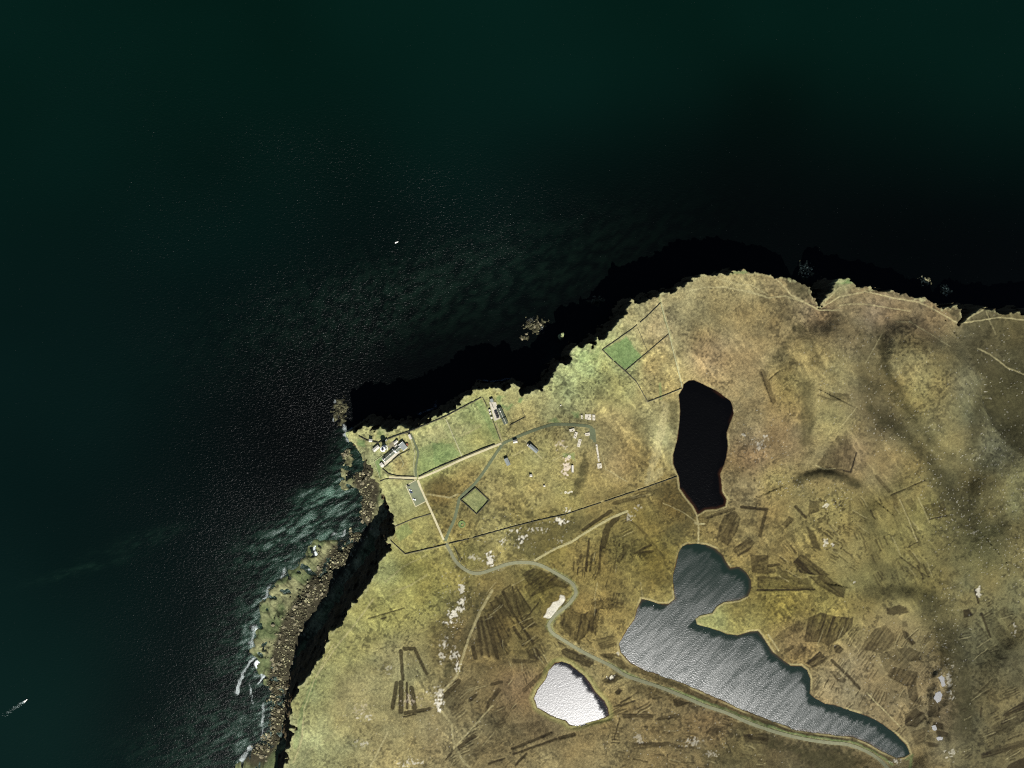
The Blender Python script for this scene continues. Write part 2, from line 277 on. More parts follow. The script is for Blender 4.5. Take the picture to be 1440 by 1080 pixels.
P(R6, [(1060, 660), (1120, 590), (1160, 600), (1220, 560), (1255, 600), (1120, 780), (1070, 730)], .42, (-1, 1.1)); P(R6, [(1295, 740), (1300, 700), (1370, 625), (1385, 640), (1320, 720), (1300, 755)], .8)
P(R6, [(1335, 850), (1390, 755), (1425, 770), (1385, 860)], .42, (-.6, 1)); P(R6, [(1290, 800), (1400, 700), (1440, 700), (1440, 760), (1340, 840)], .28, (-.8, 1)); P(R6, [(1180, 1000), (1290, 930), (1330, 950), (1200, 1030)], .36, (-1, .8))
P(R6, [(960, 290), (990, 255), (1030, 295), (1000, 315)], .4); P(R6, [(1200, 470), (1250, 450), (1440, 520), (1440, 580), (1300, 600), (1260, 560)], .25, (-1, .3))
P(R6, [(1260, 560), (1440, 590), (1440, 900), (1200, 1060), (1140, 1000), (1280, 840)], .16, (-1, .8))
# north-east moor
K(R3, -35, 690, 30, 855, 26, .5); K(R3, -40, 690, 20, 860, 5, .8); K(R3, -5, 745, 65, 685, 3, .7); P(R3, [(345, 805), (455, 815), (460, 845), (350, 850)], .55, (1, .1)); K(R3, 280, 822, 350, 845, 6, .5)
P(R5, [(275, 455), (390, 290), (440, 290), (500, 385), (465, 495), (380, 480)], .45, (-.2, 1)); K(R5, 497, 385, 465, 497, 6, .9); K(R5, 465, 497, 425, 487, 6, .9)
P(R5, [(235, 655), (290, 660), (290, 710), (225, 740)], .7); K(R5, 155, 690, 210, 750, 12); P(R5, [(75, 790), (120, 740), (150, 760), (100, 810)], .7, (-.6, 1)); P(R5, [(215, 800), (260, 830), (300, 940), (250, 920)], .8)
K(R5, 60, 880, 180, 810, 20, .3); P(R5, [(140, 1000), (190, 955), (345, 1075), (300, 1080), (180, 1060)], .78, (1, .8)); K(R5, 0, 1025, 60, 1015, 12); K(R5, 5, 1050, 30, 1050, 24, .6); K(R5, 130, 910, 155, 950, 9)
P(R5, [(870, 680), (990, 660), (1005, 715), (905, 765)], .5, (1, -.15)); K(R5, 905, 762, 1005, 738, 4, .9)
for a in ((610, 520, 680, 600, 16, .45), (690, 625, 885, 540, 3, .75), (740, 970, 890, 1080, 4, .7), (790, 940, 900, 1060, 14, .4), (710, 630, 720, 690, 24, .4), (790, 660, 820, 690, 30, .35), (800, 880, 830, 900, 36, .3), (780, 920, 840, 890, 3, .7), (460, 660, 455, 850, 10, .3), (740, 640, 850, 880, 3, .4), (700, 720, 770, 920, 3, .4)): K(R5, *a)
P(R5, [(620, 850), (720, 700), (840, 880), (740, 970), (900, 1080), (720, 1080)], .16, (.4, 1))
for i in range(70):
    u, v = rng.random(2); x = 280 + 150 * u; y = 640 + 300 * v
    P(R5, [(x, y), (x + 10, y - 6), (x + 16, y + 6), (x + 4, y + 11)], .7, jit=1.8)
for a in ((555, 715, 400, 820, 16, .75), (590, 755, 545, 800, 24, .75), (540, 800, 510, 910, 30, .7), (500, 910, 490, 1060, 10, .7), (435, 870, 415, 1050, 10, .75), (390, 960, 370, 1010, 12, .6), (650, 910, 600, 990, 22, .5), (780, 905, 700, 945, 9, .7),
          (790, 940, 690, 950, 12, .7), (575, 670, 740, 625, 18, .55), (570, 880, 590, 940, 4, .5), (590, 940, 570, 1060, 4, .5), (580, 690, 760, 850, 5, .45), (760, 850, 860, 980, 4, .3), (350, 1000, 345, 1050, 6, .6), (450, 960, 440, 1050, 6, .6)): K(R4, *a)
P(R4, [(1190, 740), (1250, 710), (1285, 750), (1270, 820), (1215, 910), (1145, 870)], .68, (-.4, 1)); K(R4, 1290, 690, 1430, 705, 14, .8); K(R4, 1430, 705, 1395, 850, 16, .65)
P(R4, [(1240, 930), (1330, 860), (1370, 890), (1330, 940), (1270, 970)], .7, (1, -.6)); P(R4, [(1340, 960), (1440, 960), (1440, 1070), (1350, 1060)], .65, (1, -.2)); K(R4, 1100, 750, 1250, 700, 12, .55); K(R4, 1245, 610, 1340, 605, 32, .35); K(R4, 1270, 650, 1330, 650, 12, .35)
P(R4, [(1280, 770), (1350, 760), (1380, 790), (1320, 810)], .45, jit=1.6)
P(Z7, [(690, 640), (780, 590), (900, 620), (1000, 660), (1100, 720), (1060, 760), (900, 740), (790, 790), (720, 700)], .68, (-1, .75)); P(Z7, [(420, 880), (540, 790), (640, 800), (700, 830), (740, 950), (660, 1010), (560, 1000), (480, 1060), (400, 1060)], .55, (.35, 1))
for a in ((640, 760, 750, 950, 5, .7), (400, 980, 440, 1080, 14, .7), (500, 900, 620, 1060, 9, .6), (1050, 900, 1120, 1000, 60, .5), (110, 410, 180, 520, 4, .8), (60, 250, 110, 160, 4, .3)): K(Z7, *a)
rz_ = np.random.default_rng(21)
for x0, x1, y0, y1, d, n in ((690, 765, 815, 905, (-1, .8), 34), (640, 765, 955, 1075, (-1, .7), 46), (1150, 1325, 880, 1040, (-.6, 1), 95), (810, 905, 755, 850, (-.15, 1), 34), (1085, 1205, 720, 825, (1, .75), 34), (1360, 1445, 850, 1075, (-1, .5), 60), (860, 1085, 1000, 1078, (1, .1), 46), (860, 960, 945, 1010, (-1, .6), 24), (700, 780, 900, 960, (.5, 1), 30), (1210, 1330, 690, 810, (.6, 1), 40), (880, 960, 690, 760, (-1, .4), 14), (780, 870, 880, 930, (1, .45), 14)):
    for _ in range(n):
        x, y = rz_.uniform(x0, x1), rz_.uniform(y0, y1); l = rz_.uniform(6, 20); a = math.atan2(d[1], d[0]) + rz_.normal(0, .14)
        if samp(np.maximum(np.maximum(S_ln, S_ll), S_ls), np.array([x]), np.array([y]))[0] > -7: continue
        if rz_.random() < .3: continue
        k = rz_.integers(1, 5); w = rz_.uniform(1.0, 2.6)
        for q in range(k):
            ox, oy = -math.sin(a) * q * (w + 1.8), math.cos(a) * q * (w + 1.8); ll = l * rz_.uniform(.7, 1.1)
            stroke(peat, [(x + ox, y + oy), (x + ox + ll * math.cos(a), y + oy + ll * math.sin(a))], w, rz_.uniform(.15, .8) ** 1.2, .7, .5)
        if rz_.random() < .35: stroke(pale, [(x, y - 2), (x + l * math.cos(a) * 1.3, y - 2 + l * math.sin(a) * 1.3)], .9, .4, .5, .3)
# darker heather and wet hollows, with slope shade painted on the scarps
def H(R, pts, a, soft=6, jit=2.2): patch(dark, Q(*R, pts), min(.9, a * 1.2), None, soft, jit)
def HL(R, pts, w, a): stroke(dark, Q(*R, pts), w / R[2] * 1.15, min(.9, a * 1.45), soft=w / R[2] * .38, jit=1.0)
HL(R5, [(165, 545), (230, 515), (300, 500), (370, 510), (440, 535), (500, 570)], 42, .6); HL(R5, [(640, 200), (700, 230), (760, 270), (830, 340), (900, 420), (970, 520), (1050, 660), (1150, 780)], 80, .5)
HL(R5, [(560, 0), (640, 20), (720, 60), (800, 150), (880, 260), (940, 360), (1010, 410), (1100, 430), (1160, 330), (1190, 100)], 60, .42); HL(R3, [(630, 500), (650, 650), (690, 740), (760, 800)], 40, .5); HL(R3, [(530, 480), (540, 650), (560, 800)], 30, .3)
H(R5, [(1235, -60), (1250, -140), (1460, -130), (1460, 380), (1370, 340), (1290, 230), (1235, 90)], .68, 4); H(R3, [(1120, 560), (1180, 480), (1100, 430), (1180, 380), (1460, 390), (1460, 700), (1250, 720), (1170, 680)], .45, 4)
patch(dark, [(1213, 480), (1236, 452), (1242, 500), (1251, 546), (1289, 596), (1320, 640), (1350, 649), (1378, 626), (1392, 640), (1412, 690), (1424, 770), (1385, 800), (1342, 735), (1300, 664), (1270, 618), (1232, 598), (1216, 548)], .42, None, 5, 1.6); H(R5, [(880, 780), (1060, 660), (1200, 740), (1220, 900), (1100, 1000), (950, 1000)], .2); H(R5, [(1280, 860), (1460, 780), (1460, 1090), (1250, 1000)], .22); HL(R5, [(560, 720), (590, 860), (600, 1000), (700, 1080)], 60, .35); HL(R5, [(1080, 600), (1160, 760), (1180, 880)], 60, .35)
HL(R3, [(215, 800), (220, 1000), (215, 1080)], 60, .42); HL(R5, [(215, 0), (220, 300)], 60, .38); HL(R3, [(0, 660), (60, 600), (130, 500)], 30, .3)
HL(R8, [(570, 100), (700, 95), (800, 95), (890, 130), (950, 200)], 70, .4); HL(R8, [(900, 150), (960, 260), (1020, 400), (1080, 540), (1100, 700), (1090, 850)], 120, .5); H(R8, [(1090, 350), (1440, 420), (1440, 640), (1300, 720), (1120, 900), (1080, 600)], .22)
H(R8, [(0, 925), (200, 965), (350, 985), (500, 1000), (570, 1040), (500, 1090), (260, 1090), (100, 970), (0, 980)], .62, 4, 4); H(R7, [(1050, 970), (1250, 960), (1350, 1020), (1250, 1080), (1080, 1060)], .4)
H(R4, [(400, 360), (440, 440), (420, 520), (360, 640), (330, 620), (370, 500)], .62, 4); H(R4, [(880, 90), (935, 100), (925, 260), (890, 260)], .5, 2, .5); H(R4, [(750, 590), (930, 530), (1020, 690), (1040, 760), (940, 900), (820, 960), (860, 820), (1000, 740), (850, 670)], .4, 4)
H(R4, [(640, 120), (760, 200), (780, 420), (740, 520), (700, 300)], .3); H(R4, [(180, 770), (560, 690), (400, 820), (160, 980), (0, 960), (0, 830)], .45); H(R4, [(560, 580), (680, 600), (500, 680), (430, 640)], .3)
HL(R6, [(1280, 100), (1180, 330), (1060, 590)], 40, .4); H(R6, [(1040, 90), (1130, 60), (1230, 40), (1220, 180), (1130, 330), (1080, 480), (1030, 460)], .3); H(R6, [(700, 470), (760, 480), (760, 560), (700, 570)], .3); H(R6, [(500, 470), (560, 460), (560, 540), (500, 550)], .22)
H(R3, [(130, 440), (190, 420), (210, 460), (150, 470)], .5, 2); H(R3, [(90, 155), (220, 200), (265, 290), (200, 290), (110, 220)], .45, 2); H(R3, [(480, 215), (640, 225), (850, 285), (700, 265), (550, 235)], .45, 2); H(R3, [(1000, 345), (1060, 320), (1095, 350), (1070, 410)], .4, 2)
H(R7, [(240, 0), (290, 0), (340, 60), (280, 120), (200, 170), (180, 130)], .3); H((540, 650, 8), [(440, 260), (560, 170), (640, 120), (860, 260), (780, 390), (620, 370), (480, 350)], .42, 2, .8); H((540, 650, 8), [(540, 450), (660, 400), (720, 450), (640, 720), (560, 560)], .3, 3); H((540, 650, 8), [(900, 600), (1100, 560), (1200, 440), (1120, 640), (960, 680)], .3, 2)
for pl, w, a, so in (([(1243, 462), (1239, 490), (1244, 525), (1252, 547), (1270, 571), (1288, 593), (1305, 620), (1325, 640), (1345, 644), (1362, 632)], 8, .5, 3.5), ([(1213, 490), (1216, 540), (1224, 566), (1246, 582), (1269, 601), (1291, 629), (1313, 661), (1336, 697), (1362, 722)], 20, .5, 8),
                     ([(1222, 572), (1240, 588), (1262, 600), (1282, 620)], 12, .75, 5), ([(1260, 560), (1282, 586), (1300, 614)], 3, .6, 1.5), ([(1300, 655), (1322, 690), (1345, 722), (1375, 750)], 14, .5, 6), ([(1375, 570), (1366, 605), (1360, 632)], 12, .35, 6)):
    stroke(dark, pl, w, a, so, .8)
patch(dark, [(1360, 490), (1378, 524), (1391, 535), (1394, 555), (1388, 575), (1400, 600), (1415, 625), (1440, 641), (1500, 650), (1500, 500), (1440, 520), (1400, 500)], .72, None, 1.6, 1.4)  # shade of the east-facing flank painted as a dark patch
# pale tracks, and wall sides painted as if sunlit
def T_(R, pts, w, a): stroke(pale, Q(*R, pts), w, min(.95, a * 1.35), .6, .3)
T_((0, 0, 1), moor_track, 3.2, .75); stroke(pale, main_road, 7.5, .28, 1.5, 1.6); stroke(pale, side_road, 6, .2, 1.5, 1.6)
T_(R3, [(-110, 235 - 0), (0, 275), (100, 265), (200, 300), (290, 345), (400, 345)], 1.8, .6); T_((720, 350, 4), [(1000, 235), (1100, 215), (1200, 215), (1300, 235), (1440, 275)], 1.8, .6); T_((720, 350, 4), [(1150, 165), (1250, 195), (1350, 205), (1440, 260)], 1.4, .5)
T_(R3, [(300, 330), (400, 270), (550, 240), (700, 275), (850, 300), (950, 350), (1070, 420), (1150, 410), (1300, 385), (1440, 400)], 1.6, .6); T_(R3, [(400, 320), (460, 310), (550, 312), (700, 335), (800, 350)], 1.4, .5); T_(R3, [(0, 145), (60, 180), (130, 260), (200, 295)], 1.6, .65); T_(R3, [(320, 300), (400, 220), (460, 205)], 1.4, .5)
T_(R3, [(1180, 560), (1250, 595), (1350, 670), (1440, 705)], 1.5, .6); T_(R3, [(1225, 350), (1280, 480)], 1.0, .4); T_(R3, [(1090, 415), (1160, 370), (1210, 345)], 1.6, .6); T_(R3, [(640, 480), (550, 640)], 1.2, .4); T_(R3, [(720, 410), (800, 410), (900, 470), (1030, 550)], 1.4, .4)
T_(R6, [(210, 1050), (240, 980), (260, 900), (270, 750), (330, 580), (450, 400), (540, 290), (610, 200), (660, 130)], 1.8, .45); T_(R6, [(330, 580), (400, 440), (440, 380)], 1.5, .4); T_(R6, [(640, 1080), (700, 960), (740, 880)], 2.2, .6); T_(R6, [(230, 1080), (300, 980), (420, 910), (600, 700)], 1.2, .25)
T_(R6, [(1060, 640), (1130, 560), (1200, 340), (1260, 200), (1330, 80)], 3.5, .4); T_(R6, [(1040, 760), (1100, 830), (1110, 930), (1150, 1020), (1200, 1080)], 3, .35); T_(R6, [(1110, 970), (1230, 840), (1330, 730)], 2, .4)
T_(R5, [(740, 650), (790, 760), (838, 885)], 1.2, .5); T_(R5, [(845, 640), (910, 780)], 1.0, .5); T_(R5, [(700, 860), (745, 960)], 1.2, .4); T_(R5, [(420, 230), (500, 130)], 1.2, .4); T_(R5, [(265, 455), (310, 480), (380, 475)], 1.4, .5)
T_(R4, [(850, 670), (960, 720), (1030, 770)], 1.0, .45); T_(R4, [(1030, 780), (1050, 790), (1080, 785)], 3, .6); T_(R4, [(1040, 745), (1050, 800), (1047, 900)], 2.5, .5)
T_(R4, [(0, 405), (80, 365)], 1.0, .6); T_(R4, [(230, 430), (300, 395), (400, 330)], 1.2, .4); T_(R4, [(500, 380), (530, 480), (650, 550)], 1.5, .4)
T_((540, 650, 8), [(480, 360), (620, 380), (740, 400), (830, 360)], 2.5, .45); T_(R8, [(555, 655), (650, 755), (745, 850)], 1.2, .7); T_(R8, [(0, 330), (60, 420)], 2, .5)
T_((600, 540, 9), [(400, 670), (530, 610), (690, 530)], 1.6, .55); T_((600, 540, 9), [(520, 590), (620, 530), (690, 510)], 1.0, .4); T_((600, 540, 9), [(1180, 690), (1300, 790)], 1.2, .3)
T_((820, 400, 8), [(870, 140), (960, 480), (1000, 640), (1060, 860), (1100, 1090)], 1.8, .7); T_((540, 650, 8), [(330, 640), (540, 590)], 1, .15)
T_(R6, [(780, 80), (850, 60), (960, 0)], 1.2, .35); T_((400, 660, 5.4), [(760, 860), (900, 740), (1080, 650)], 1.6, .35); T_((400, 660, 5.4), [(800, 960), (960, 880), (1080, 800)], 1.6, .3)
for pl in ([(848, 490), (930, 424)], [(846, 493), (878, 523), (894, 538), (910, 566.5), (932, 558.5), (958, 547.5)], [(549, 761.5), (570, 780.5), (627, 767.2)], [(505, 612), (517, 618), (532, 621)], [(613, 660.2), (650, 644.5), (696, 626)], [(546, 616), (577, 605), (625, 585.3), (677, 557.8)], [(631, 763), (662, 755.6), (720, 739.6), (795, 722), (860, 700.5), (952, 668.5)]): stroke(pale, pl, 1.1, .45, .6, .15)  # sunlit stone faces painted as pale lines beside the walls
patch(pale, Q(*R4, [(840, 95), (885, 115), (872, 200), (855, 300), (830, 420), (790, 520), (745, 585), (760, 500), (795, 350), (830, 200)]), .42, None, 1.5, 1.2)
patch(pale, Q(*R4, [(740, 585), (790, 490), (860, 470), (850, 520), (780, 560)]), .35, None, 1.5, 1.6)
patch(pale, Q(480, 560, 9, [(1100, 380), (1290, 330), (1330, 500), (1180, 560), (1080, 440)]), .3, None, 3, 2)
patch(pale, Q(600, 540, 9, [(330, 560), (520, 480), (640, 520), (500, 640), (360, 650)]), .25, None, 3, 2)
patch(pale, Q(820, 400, 8, [(560, 420), (860, 240), (940, 520), (720, 700)]), .18, None, 3, 2)
patch(pale, [(668.7, 688), (685, 703.7), (670.6, 720), (651, 703)], .3, None, 2, 1.5)
# bare white quartz sand and stones, plus one pool's sun glint painted white
SPK = np.random.default_rng(5).random((CH, CW))
NB = noise(gx, gy, 4.5, 70) * .6 + noise(gx, gy * .8, 1.9, 71) * .4
NBF = noise(gx + gy * .6, gy - gx * .5, 3.2, 72) * .45 + noise(gx, gy * .8, 1.6, 73) * .45 + noise(gx, gy, 9, 74) * .25
def B(x, y, rx, ry, a, T=None):
    T = bare_glint if T is None else T
    w = win([(x - rx, y - ry), (x + rx, y + ry)], 4)
    if w:
        r = np.hypot((gx[w] - x) / rx, (gy[w] - y) / ry)
        T[w] = np.maximum(T[w], np.clip(a * 1.15, 0, 1) * sstep(.54, .70, NBF[w] + .26 * a - .40 * r))
for a in ((690, 788, 8, 13, .9), (735, 757, 12, 9, .75), (728, 747, 6, 6, .7), (788, 733, 12, 7, .9), (720, 745, 9, 5, .5), (665, 785, 14, 8, .45), (758, 745, 16, 6, .55), (650, 828, 10, 10, .7), (650, 846, 9, 7, .75), (645, 858, 10, 6, .75), (638, 866, 10, 8, .8),
          (630, 876, 13, 6, .8), (625, 905, 10, 12, .55), (640, 920, 9, 14, .6), (643, 938, 8, 12, .7), (620, 925, 10, 14, .5), (615, 975, 14, 12, .5), (615, 990, 9, 12, .9), (545, 942, 10, 10, .3), (515, 1008, 14, 8, .45), (520, 1012, 6, 4, .6), (510, 1045, 20, 8, .4), (575, 1072, 30, 6, .45),
          (788, 760, 10, 6, .3), (710, 760, 10, 10, .6), (730, 770, 8, 6, .5), (800, 692, 10, 3, .6), (797, 718, 8, 4, .6), (861, 952, 6, 4, .95), (1068, 625, 16, 12, .4), (1075, 612, 6, 5, .6), (1045, 612, 6, 4, .5), (1162, 762, 8, 10, .5), (1170, 765, 8, 6, .5), (1160, 710, 5, 6, .5), (1370, 750, 10, 6, .4),  # the strongest spot here is a small pool's glint, painted white
          (885, 725, 10, 9, .35), (897, 715, 8, 7, .4), (765, 740, 5, 5, .3), (870, 920, 4, 8, .5), (1200, 820, 6, 8, .5), (1375, 832, 5, 10, .6), (1425, 885, 6, 12, .35), (1335, 960, 8, 40, .4), (1335, 1060, 10, 14, .4), (795, 628, 8, 10, .2), (975, 1045, 18, 10, .35), (900, 1040, 14, 10, .3), (1000, 1060, 14, 10, .25), (1260, 1070, 8, 6, .6)): B(*a)
B(788, 626, 10, 10, .6, pink); B(796, 658, 7, 13, 1.0, pink); B(797, 645, 6, 5, .7, pink); B(580, 985, 22, 14, .3, pink); B(510, 1000, 22, 14, .25, pink)
patch(bare_glint, Q(*R7, [(180, 235), (200, 190), (230, 150), (262, 138), (270, 108), (295, 112), (298, 135), (262, 180), (240, 210), (225, 235), (205, 240)]), 1.0, None, .8, .6)
spk_d = np.zeros((CH, CW))
for x, y, rx, ry, a in ((1300, 600, 40, 30, .05), (1260, 600, 40, 20, .09), (1310, 670, 20, 60, .10), (1345, 720, 30, 40, .16), (1370, 740, 30, 30, .13), (1400, 700, 60, 60, .07), (1400, 560, 60, 80, .05), (1400, 640, 50, 40, .09), (1420, 780, 40, 40, .10), (1180, 700, 30, 20, .07), (1120, 685, 25, 14, .08), (1200, 520, 60, 60, .03),
                        (1070, 625, 40, 40, .04), (1330, 900, 25, 90, .09), (1250, 950, 60, 60, .03), (960, 1040, 80, 30, .05), (1000, 600, 20, 80, .01), (1330, 480, 40, 40, .03), (720, 760, 60, 25, .05), (640, 850, 25, 50, .08), (600, 1000, 80, 60, .015), (520, 1010, 30, 30, .03), (1240, 560, 30, 60, .05)):
    spk_d = np.maximum(spk_d, a * np.exp(-((gx - x) / rx) ** 2 - ((gy - y) / ry) ** 2))
speck = (SPK < spk_d * .22).astype(float)

# base vegetation tints, as they look in full sun (sRGB)
vc = [(420, 1060, 150, 148, 96), (440, 960, 142, 142, 88), (480, 900, 148, 142, 82), (500, 980, 146, 136, 88), (540, 860, 146, 140, 76), (560, 930, 142, 134, 88), (545, 800, 148, 150, 92), (580, 800, 138, 132, 68), (600, 830, 140, 132, 68), (560, 1050, 148, 136, 88), (620, 1040, 138, 124, 82),
 (650, 780, 128, 118, 62), (700, 830, 112, 98, 54), (660, 900, 112, 98, 60), (660, 980, 118, 104, 66), (700, 1040, 114, 100, 64), (760, 1060, 124, 112, 74), (740, 900, 108, 96, 54), (700, 870, 100, 86, 46), (760, 830, 112, 100, 48), (830, 850, 132, 114, 62), (840, 800, 124, 108, 56), (870, 770, 114, 102, 52), (920, 780, 110, 98, 46), (900, 730, 110, 96, 48),
 (940, 700, 104, 86, 42), (820, 780, 128, 112, 60), (780, 770, 112, 100, 50), (740, 740, 128, 116, 64), (690, 750, 148, 136, 80), (640, 740, 138, 122, 66), (660, 670, 138, 122, 70), (620, 690, 126, 106, 56), (590, 740, 148, 142, 82), (560, 700, 152, 152, 96), (540, 660, 158, 158, 100), (520, 640, 160, 158, 104), (560, 655, 150, 134, 84), (560, 760, 148, 142, 80),
 (600, 615, 168, 162, 108), (615, 640, 146, 150, 90), (600, 655, 140, 148, 88), (660, 590, 150, 150, 92), (670, 620, 154, 146, 88), (690, 600, 146, 150, 92), (640, 600, 166, 158, 104), (720, 600, 154, 142, 90), (740, 590, 160, 148, 94), (760, 570, 164, 156, 100), (790, 540, 162, 164, 106), (830, 510, 158, 166, 106), (870, 500, 164, 162, 106), (880, 510, 156, 158, 100), (862, 500, 156, 160, 100), (900, 450, 172, 164, 112),
 (920, 460, 168, 150, 104), (915, 520, 158, 140, 88), (930, 540, 150, 134, 82), (870, 540, 140, 132, 78), (860, 600, 140, 126, 80), (900, 640, 128, 112, 66), (925, 620, 160, 152, 100), (915, 670, 138, 124, 74), (800, 620, 150, 138, 88), (770, 640, 152, 142, 86), (730, 660, 148, 138, 80), (760, 690, 150, 136, 80), (840, 690, 136, 118, 66), (800, 700, 144, 132, 74), (870, 650, 138, 120, 76), (690, 690, 142, 128, 76),
 (960, 420, 156, 142, 94), (1000, 440, 140, 126, 82), (1060, 430, 146, 130, 84), (1000, 500, 146, 124, 84), (1050, 510, 142, 122, 80), (1100, 470, 136, 120, 78), (1040, 390, 160, 146, 96), (1100, 400, 142, 126, 84), (1130, 500, 146, 130, 80), (1170, 520, 148, 134, 84), (1150, 440, 126, 108, 76), (1200, 470, 126, 112, 76), (1230, 440, 132, 112, 80), (1300, 450, 126, 108, 74), (1200, 420, 134, 118, 82), (1180, 394, 140, 140, 94),
 (1110, 540, 140, 124, 72), (1060, 560, 136, 118, 76), (1060, 640, 138, 116, 80), (1100, 620, 134, 114, 76), (1050, 690, 138, 122, 80), (1090, 680, 138, 122, 70), (1170, 590, 146, 132, 80), (1200, 640, 130, 112, 76), (1240, 660, 132, 116, 74), (1280, 690, 136, 122, 70), (1215, 560, 110, 98, 64), (1240, 590, 92, 82, 54), (1280, 500, 140, 126, 78), (1290, 560, 148, 134, 78), (1320, 540, 138, 126, 76), (1340, 580, 120, 114, 74), (1350, 540, 116, 110, 76),
 (1330, 620, 134, 122, 74), (1370, 600, 112, 108, 74), (1400, 630, 108, 106, 76), (1400, 560, 84, 80, 50), (1430, 480, 102, 94, 60), (1420, 590, 82, 80, 52), (1390, 500, 100, 92, 62), (1430, 690, 124, 118, 74), (1350, 690, 96, 90, 56), (1380, 780, 110, 104, 62), (1430, 760, 116, 108, 66), (1300, 720, 124, 114, 62), (1260, 760, 132, 122, 68), (1240, 720, 118, 106, 58), (1180, 720, 128, 116, 66), (1140, 760, 132, 118, 66), (1200, 780, 132, 120, 70), (1220, 810, 110, 102, 58),
 (1300, 820, 114, 106, 60), (1350, 830, 112, 104, 64), (1060, 740, 124, 108, 64), (1100, 760, 128, 112, 64), (1100, 850, 134, 120, 56), (1040, 865, 140, 128, 68), (1000, 872, 150, 150, 90), (1160, 850, 132, 118, 60), (1120, 900, 130, 112, 70), (1200, 950, 136, 120, 82), (1180, 980, 138, 122, 84), (1260, 900, 130, 114, 72), (1300, 960, 134, 118, 80), (1290, 1050, 126, 112, 74), (1340, 1000, 128, 112, 78), (1370, 900, 88, 84, 56), (1360, 1000, 88, 84, 56), (1400, 880, 102, 96, 60), (1420, 940, 98, 92, 62),
 (1400, 1000, 108, 98, 62), (1380, 1060, 96, 88, 56), (1240, 1000, 134, 118, 80), (900, 1000, 124, 106, 66), (880, 980, 128, 112, 68), (940, 1050, 116, 100, 62), (1000, 1010, 118, 100, 64), (1050, 1050, 92, 84, 52), (1100, 1050, 88, 78, 50), (1150, 1060, 84, 74, 46), (820, 1050, 132, 116, 74), (860, 960, 142, 126, 78), (730, 970, 122, 102, 68), (760, 1020, 120, 102, 66), (1550, 700, 108, 100, 62), (1600, 1000, 104, 96, 60), (1400, 1250, 104, 92, 60), (900, 1250, 118, 104, 66), (500, 1250, 140, 130, 84)]
SR = idw(vc, 3.4); SR = (SR + 4) * np.array([1.02, 1.045, 1.09])
G1 = fbm(gx, gy, 60, 80, 4) - .5; G2 = fbm(gx + jx * 3, gy + jy * 3, 16, 85, 4) - .5; G3 = noise(gx, gy, 2.4, 90) - .5; G4 = SPK - .5
gr = (1 - .45 * sstep(1100, 1250, gx)); SR = SR * (1 + .13 * G1 + gr * (.28 * G2 + .22 * G3 + .17 * G4))[..., None]; lum = SR.mean(-1, keepdims=True); SR = (lum + .94 * (SR - lum)) * np.array([1.01, 1.0, .98])
nwp = np.maximum(np.exp(-((gx - 640) / 150) ** 2 - ((gy - 600) / 70) ** 2), np.exp(-((gx - 820) / 90) ** 2 - ((gy - 515) / 50) ** 2))[..., None]; SR = SR * (1 + nwp * np.array([.06, .07, .05]))
gn = fbm(gx, gy, 34, 95, 3) - .5
SR = SR * (1 + gn[..., None] * np.array([.10, .02, -.08]))
# heather clumps: darker mottling whose strength varies over the moor
clump = sstep(.56, .70, noise(gx, gy, 2.6, 101) * .6 + noise(gx, gy, 5.5, 102) * .4) * sstep(.42, .60, fbm(gx, gy, 48, 103, 2))
lines = sstep(.60, .74, noise(gx * .82 - gy * .57 + jx, (gy * .82 + gx * .57) * .16, 4.5, 104)) * sstep(.45, .62, fbm(gx, gy, 40, 105, 2))
SR = SR * (1 - .24 * clump + .14 * lines)[..., None]
ML = sstep(.53, .66, noise(gx, gy, 6.5, 97) * .55 + noise(gx, gy, 2.8, 98) * .45) * sstep(.40, .62, fbm(gx, gy, 70, 100, 2))
SR = SR * (1 - .17 * ML * sstep(600, 700, gx + .6 * (gy - 700)))[..., None]
ALB = lin(np.clip(SR, 8, 250))
def mixc(mask, rgb, var=.2):
    global ALB
    c = lin(rgb) * (1 + var * (G2 * 1.2 + G3))[..., None]
    ALB = ALB * (1 - mask[..., None]) + c * mask[..., None]
gm = np.zeros((CH, CW))
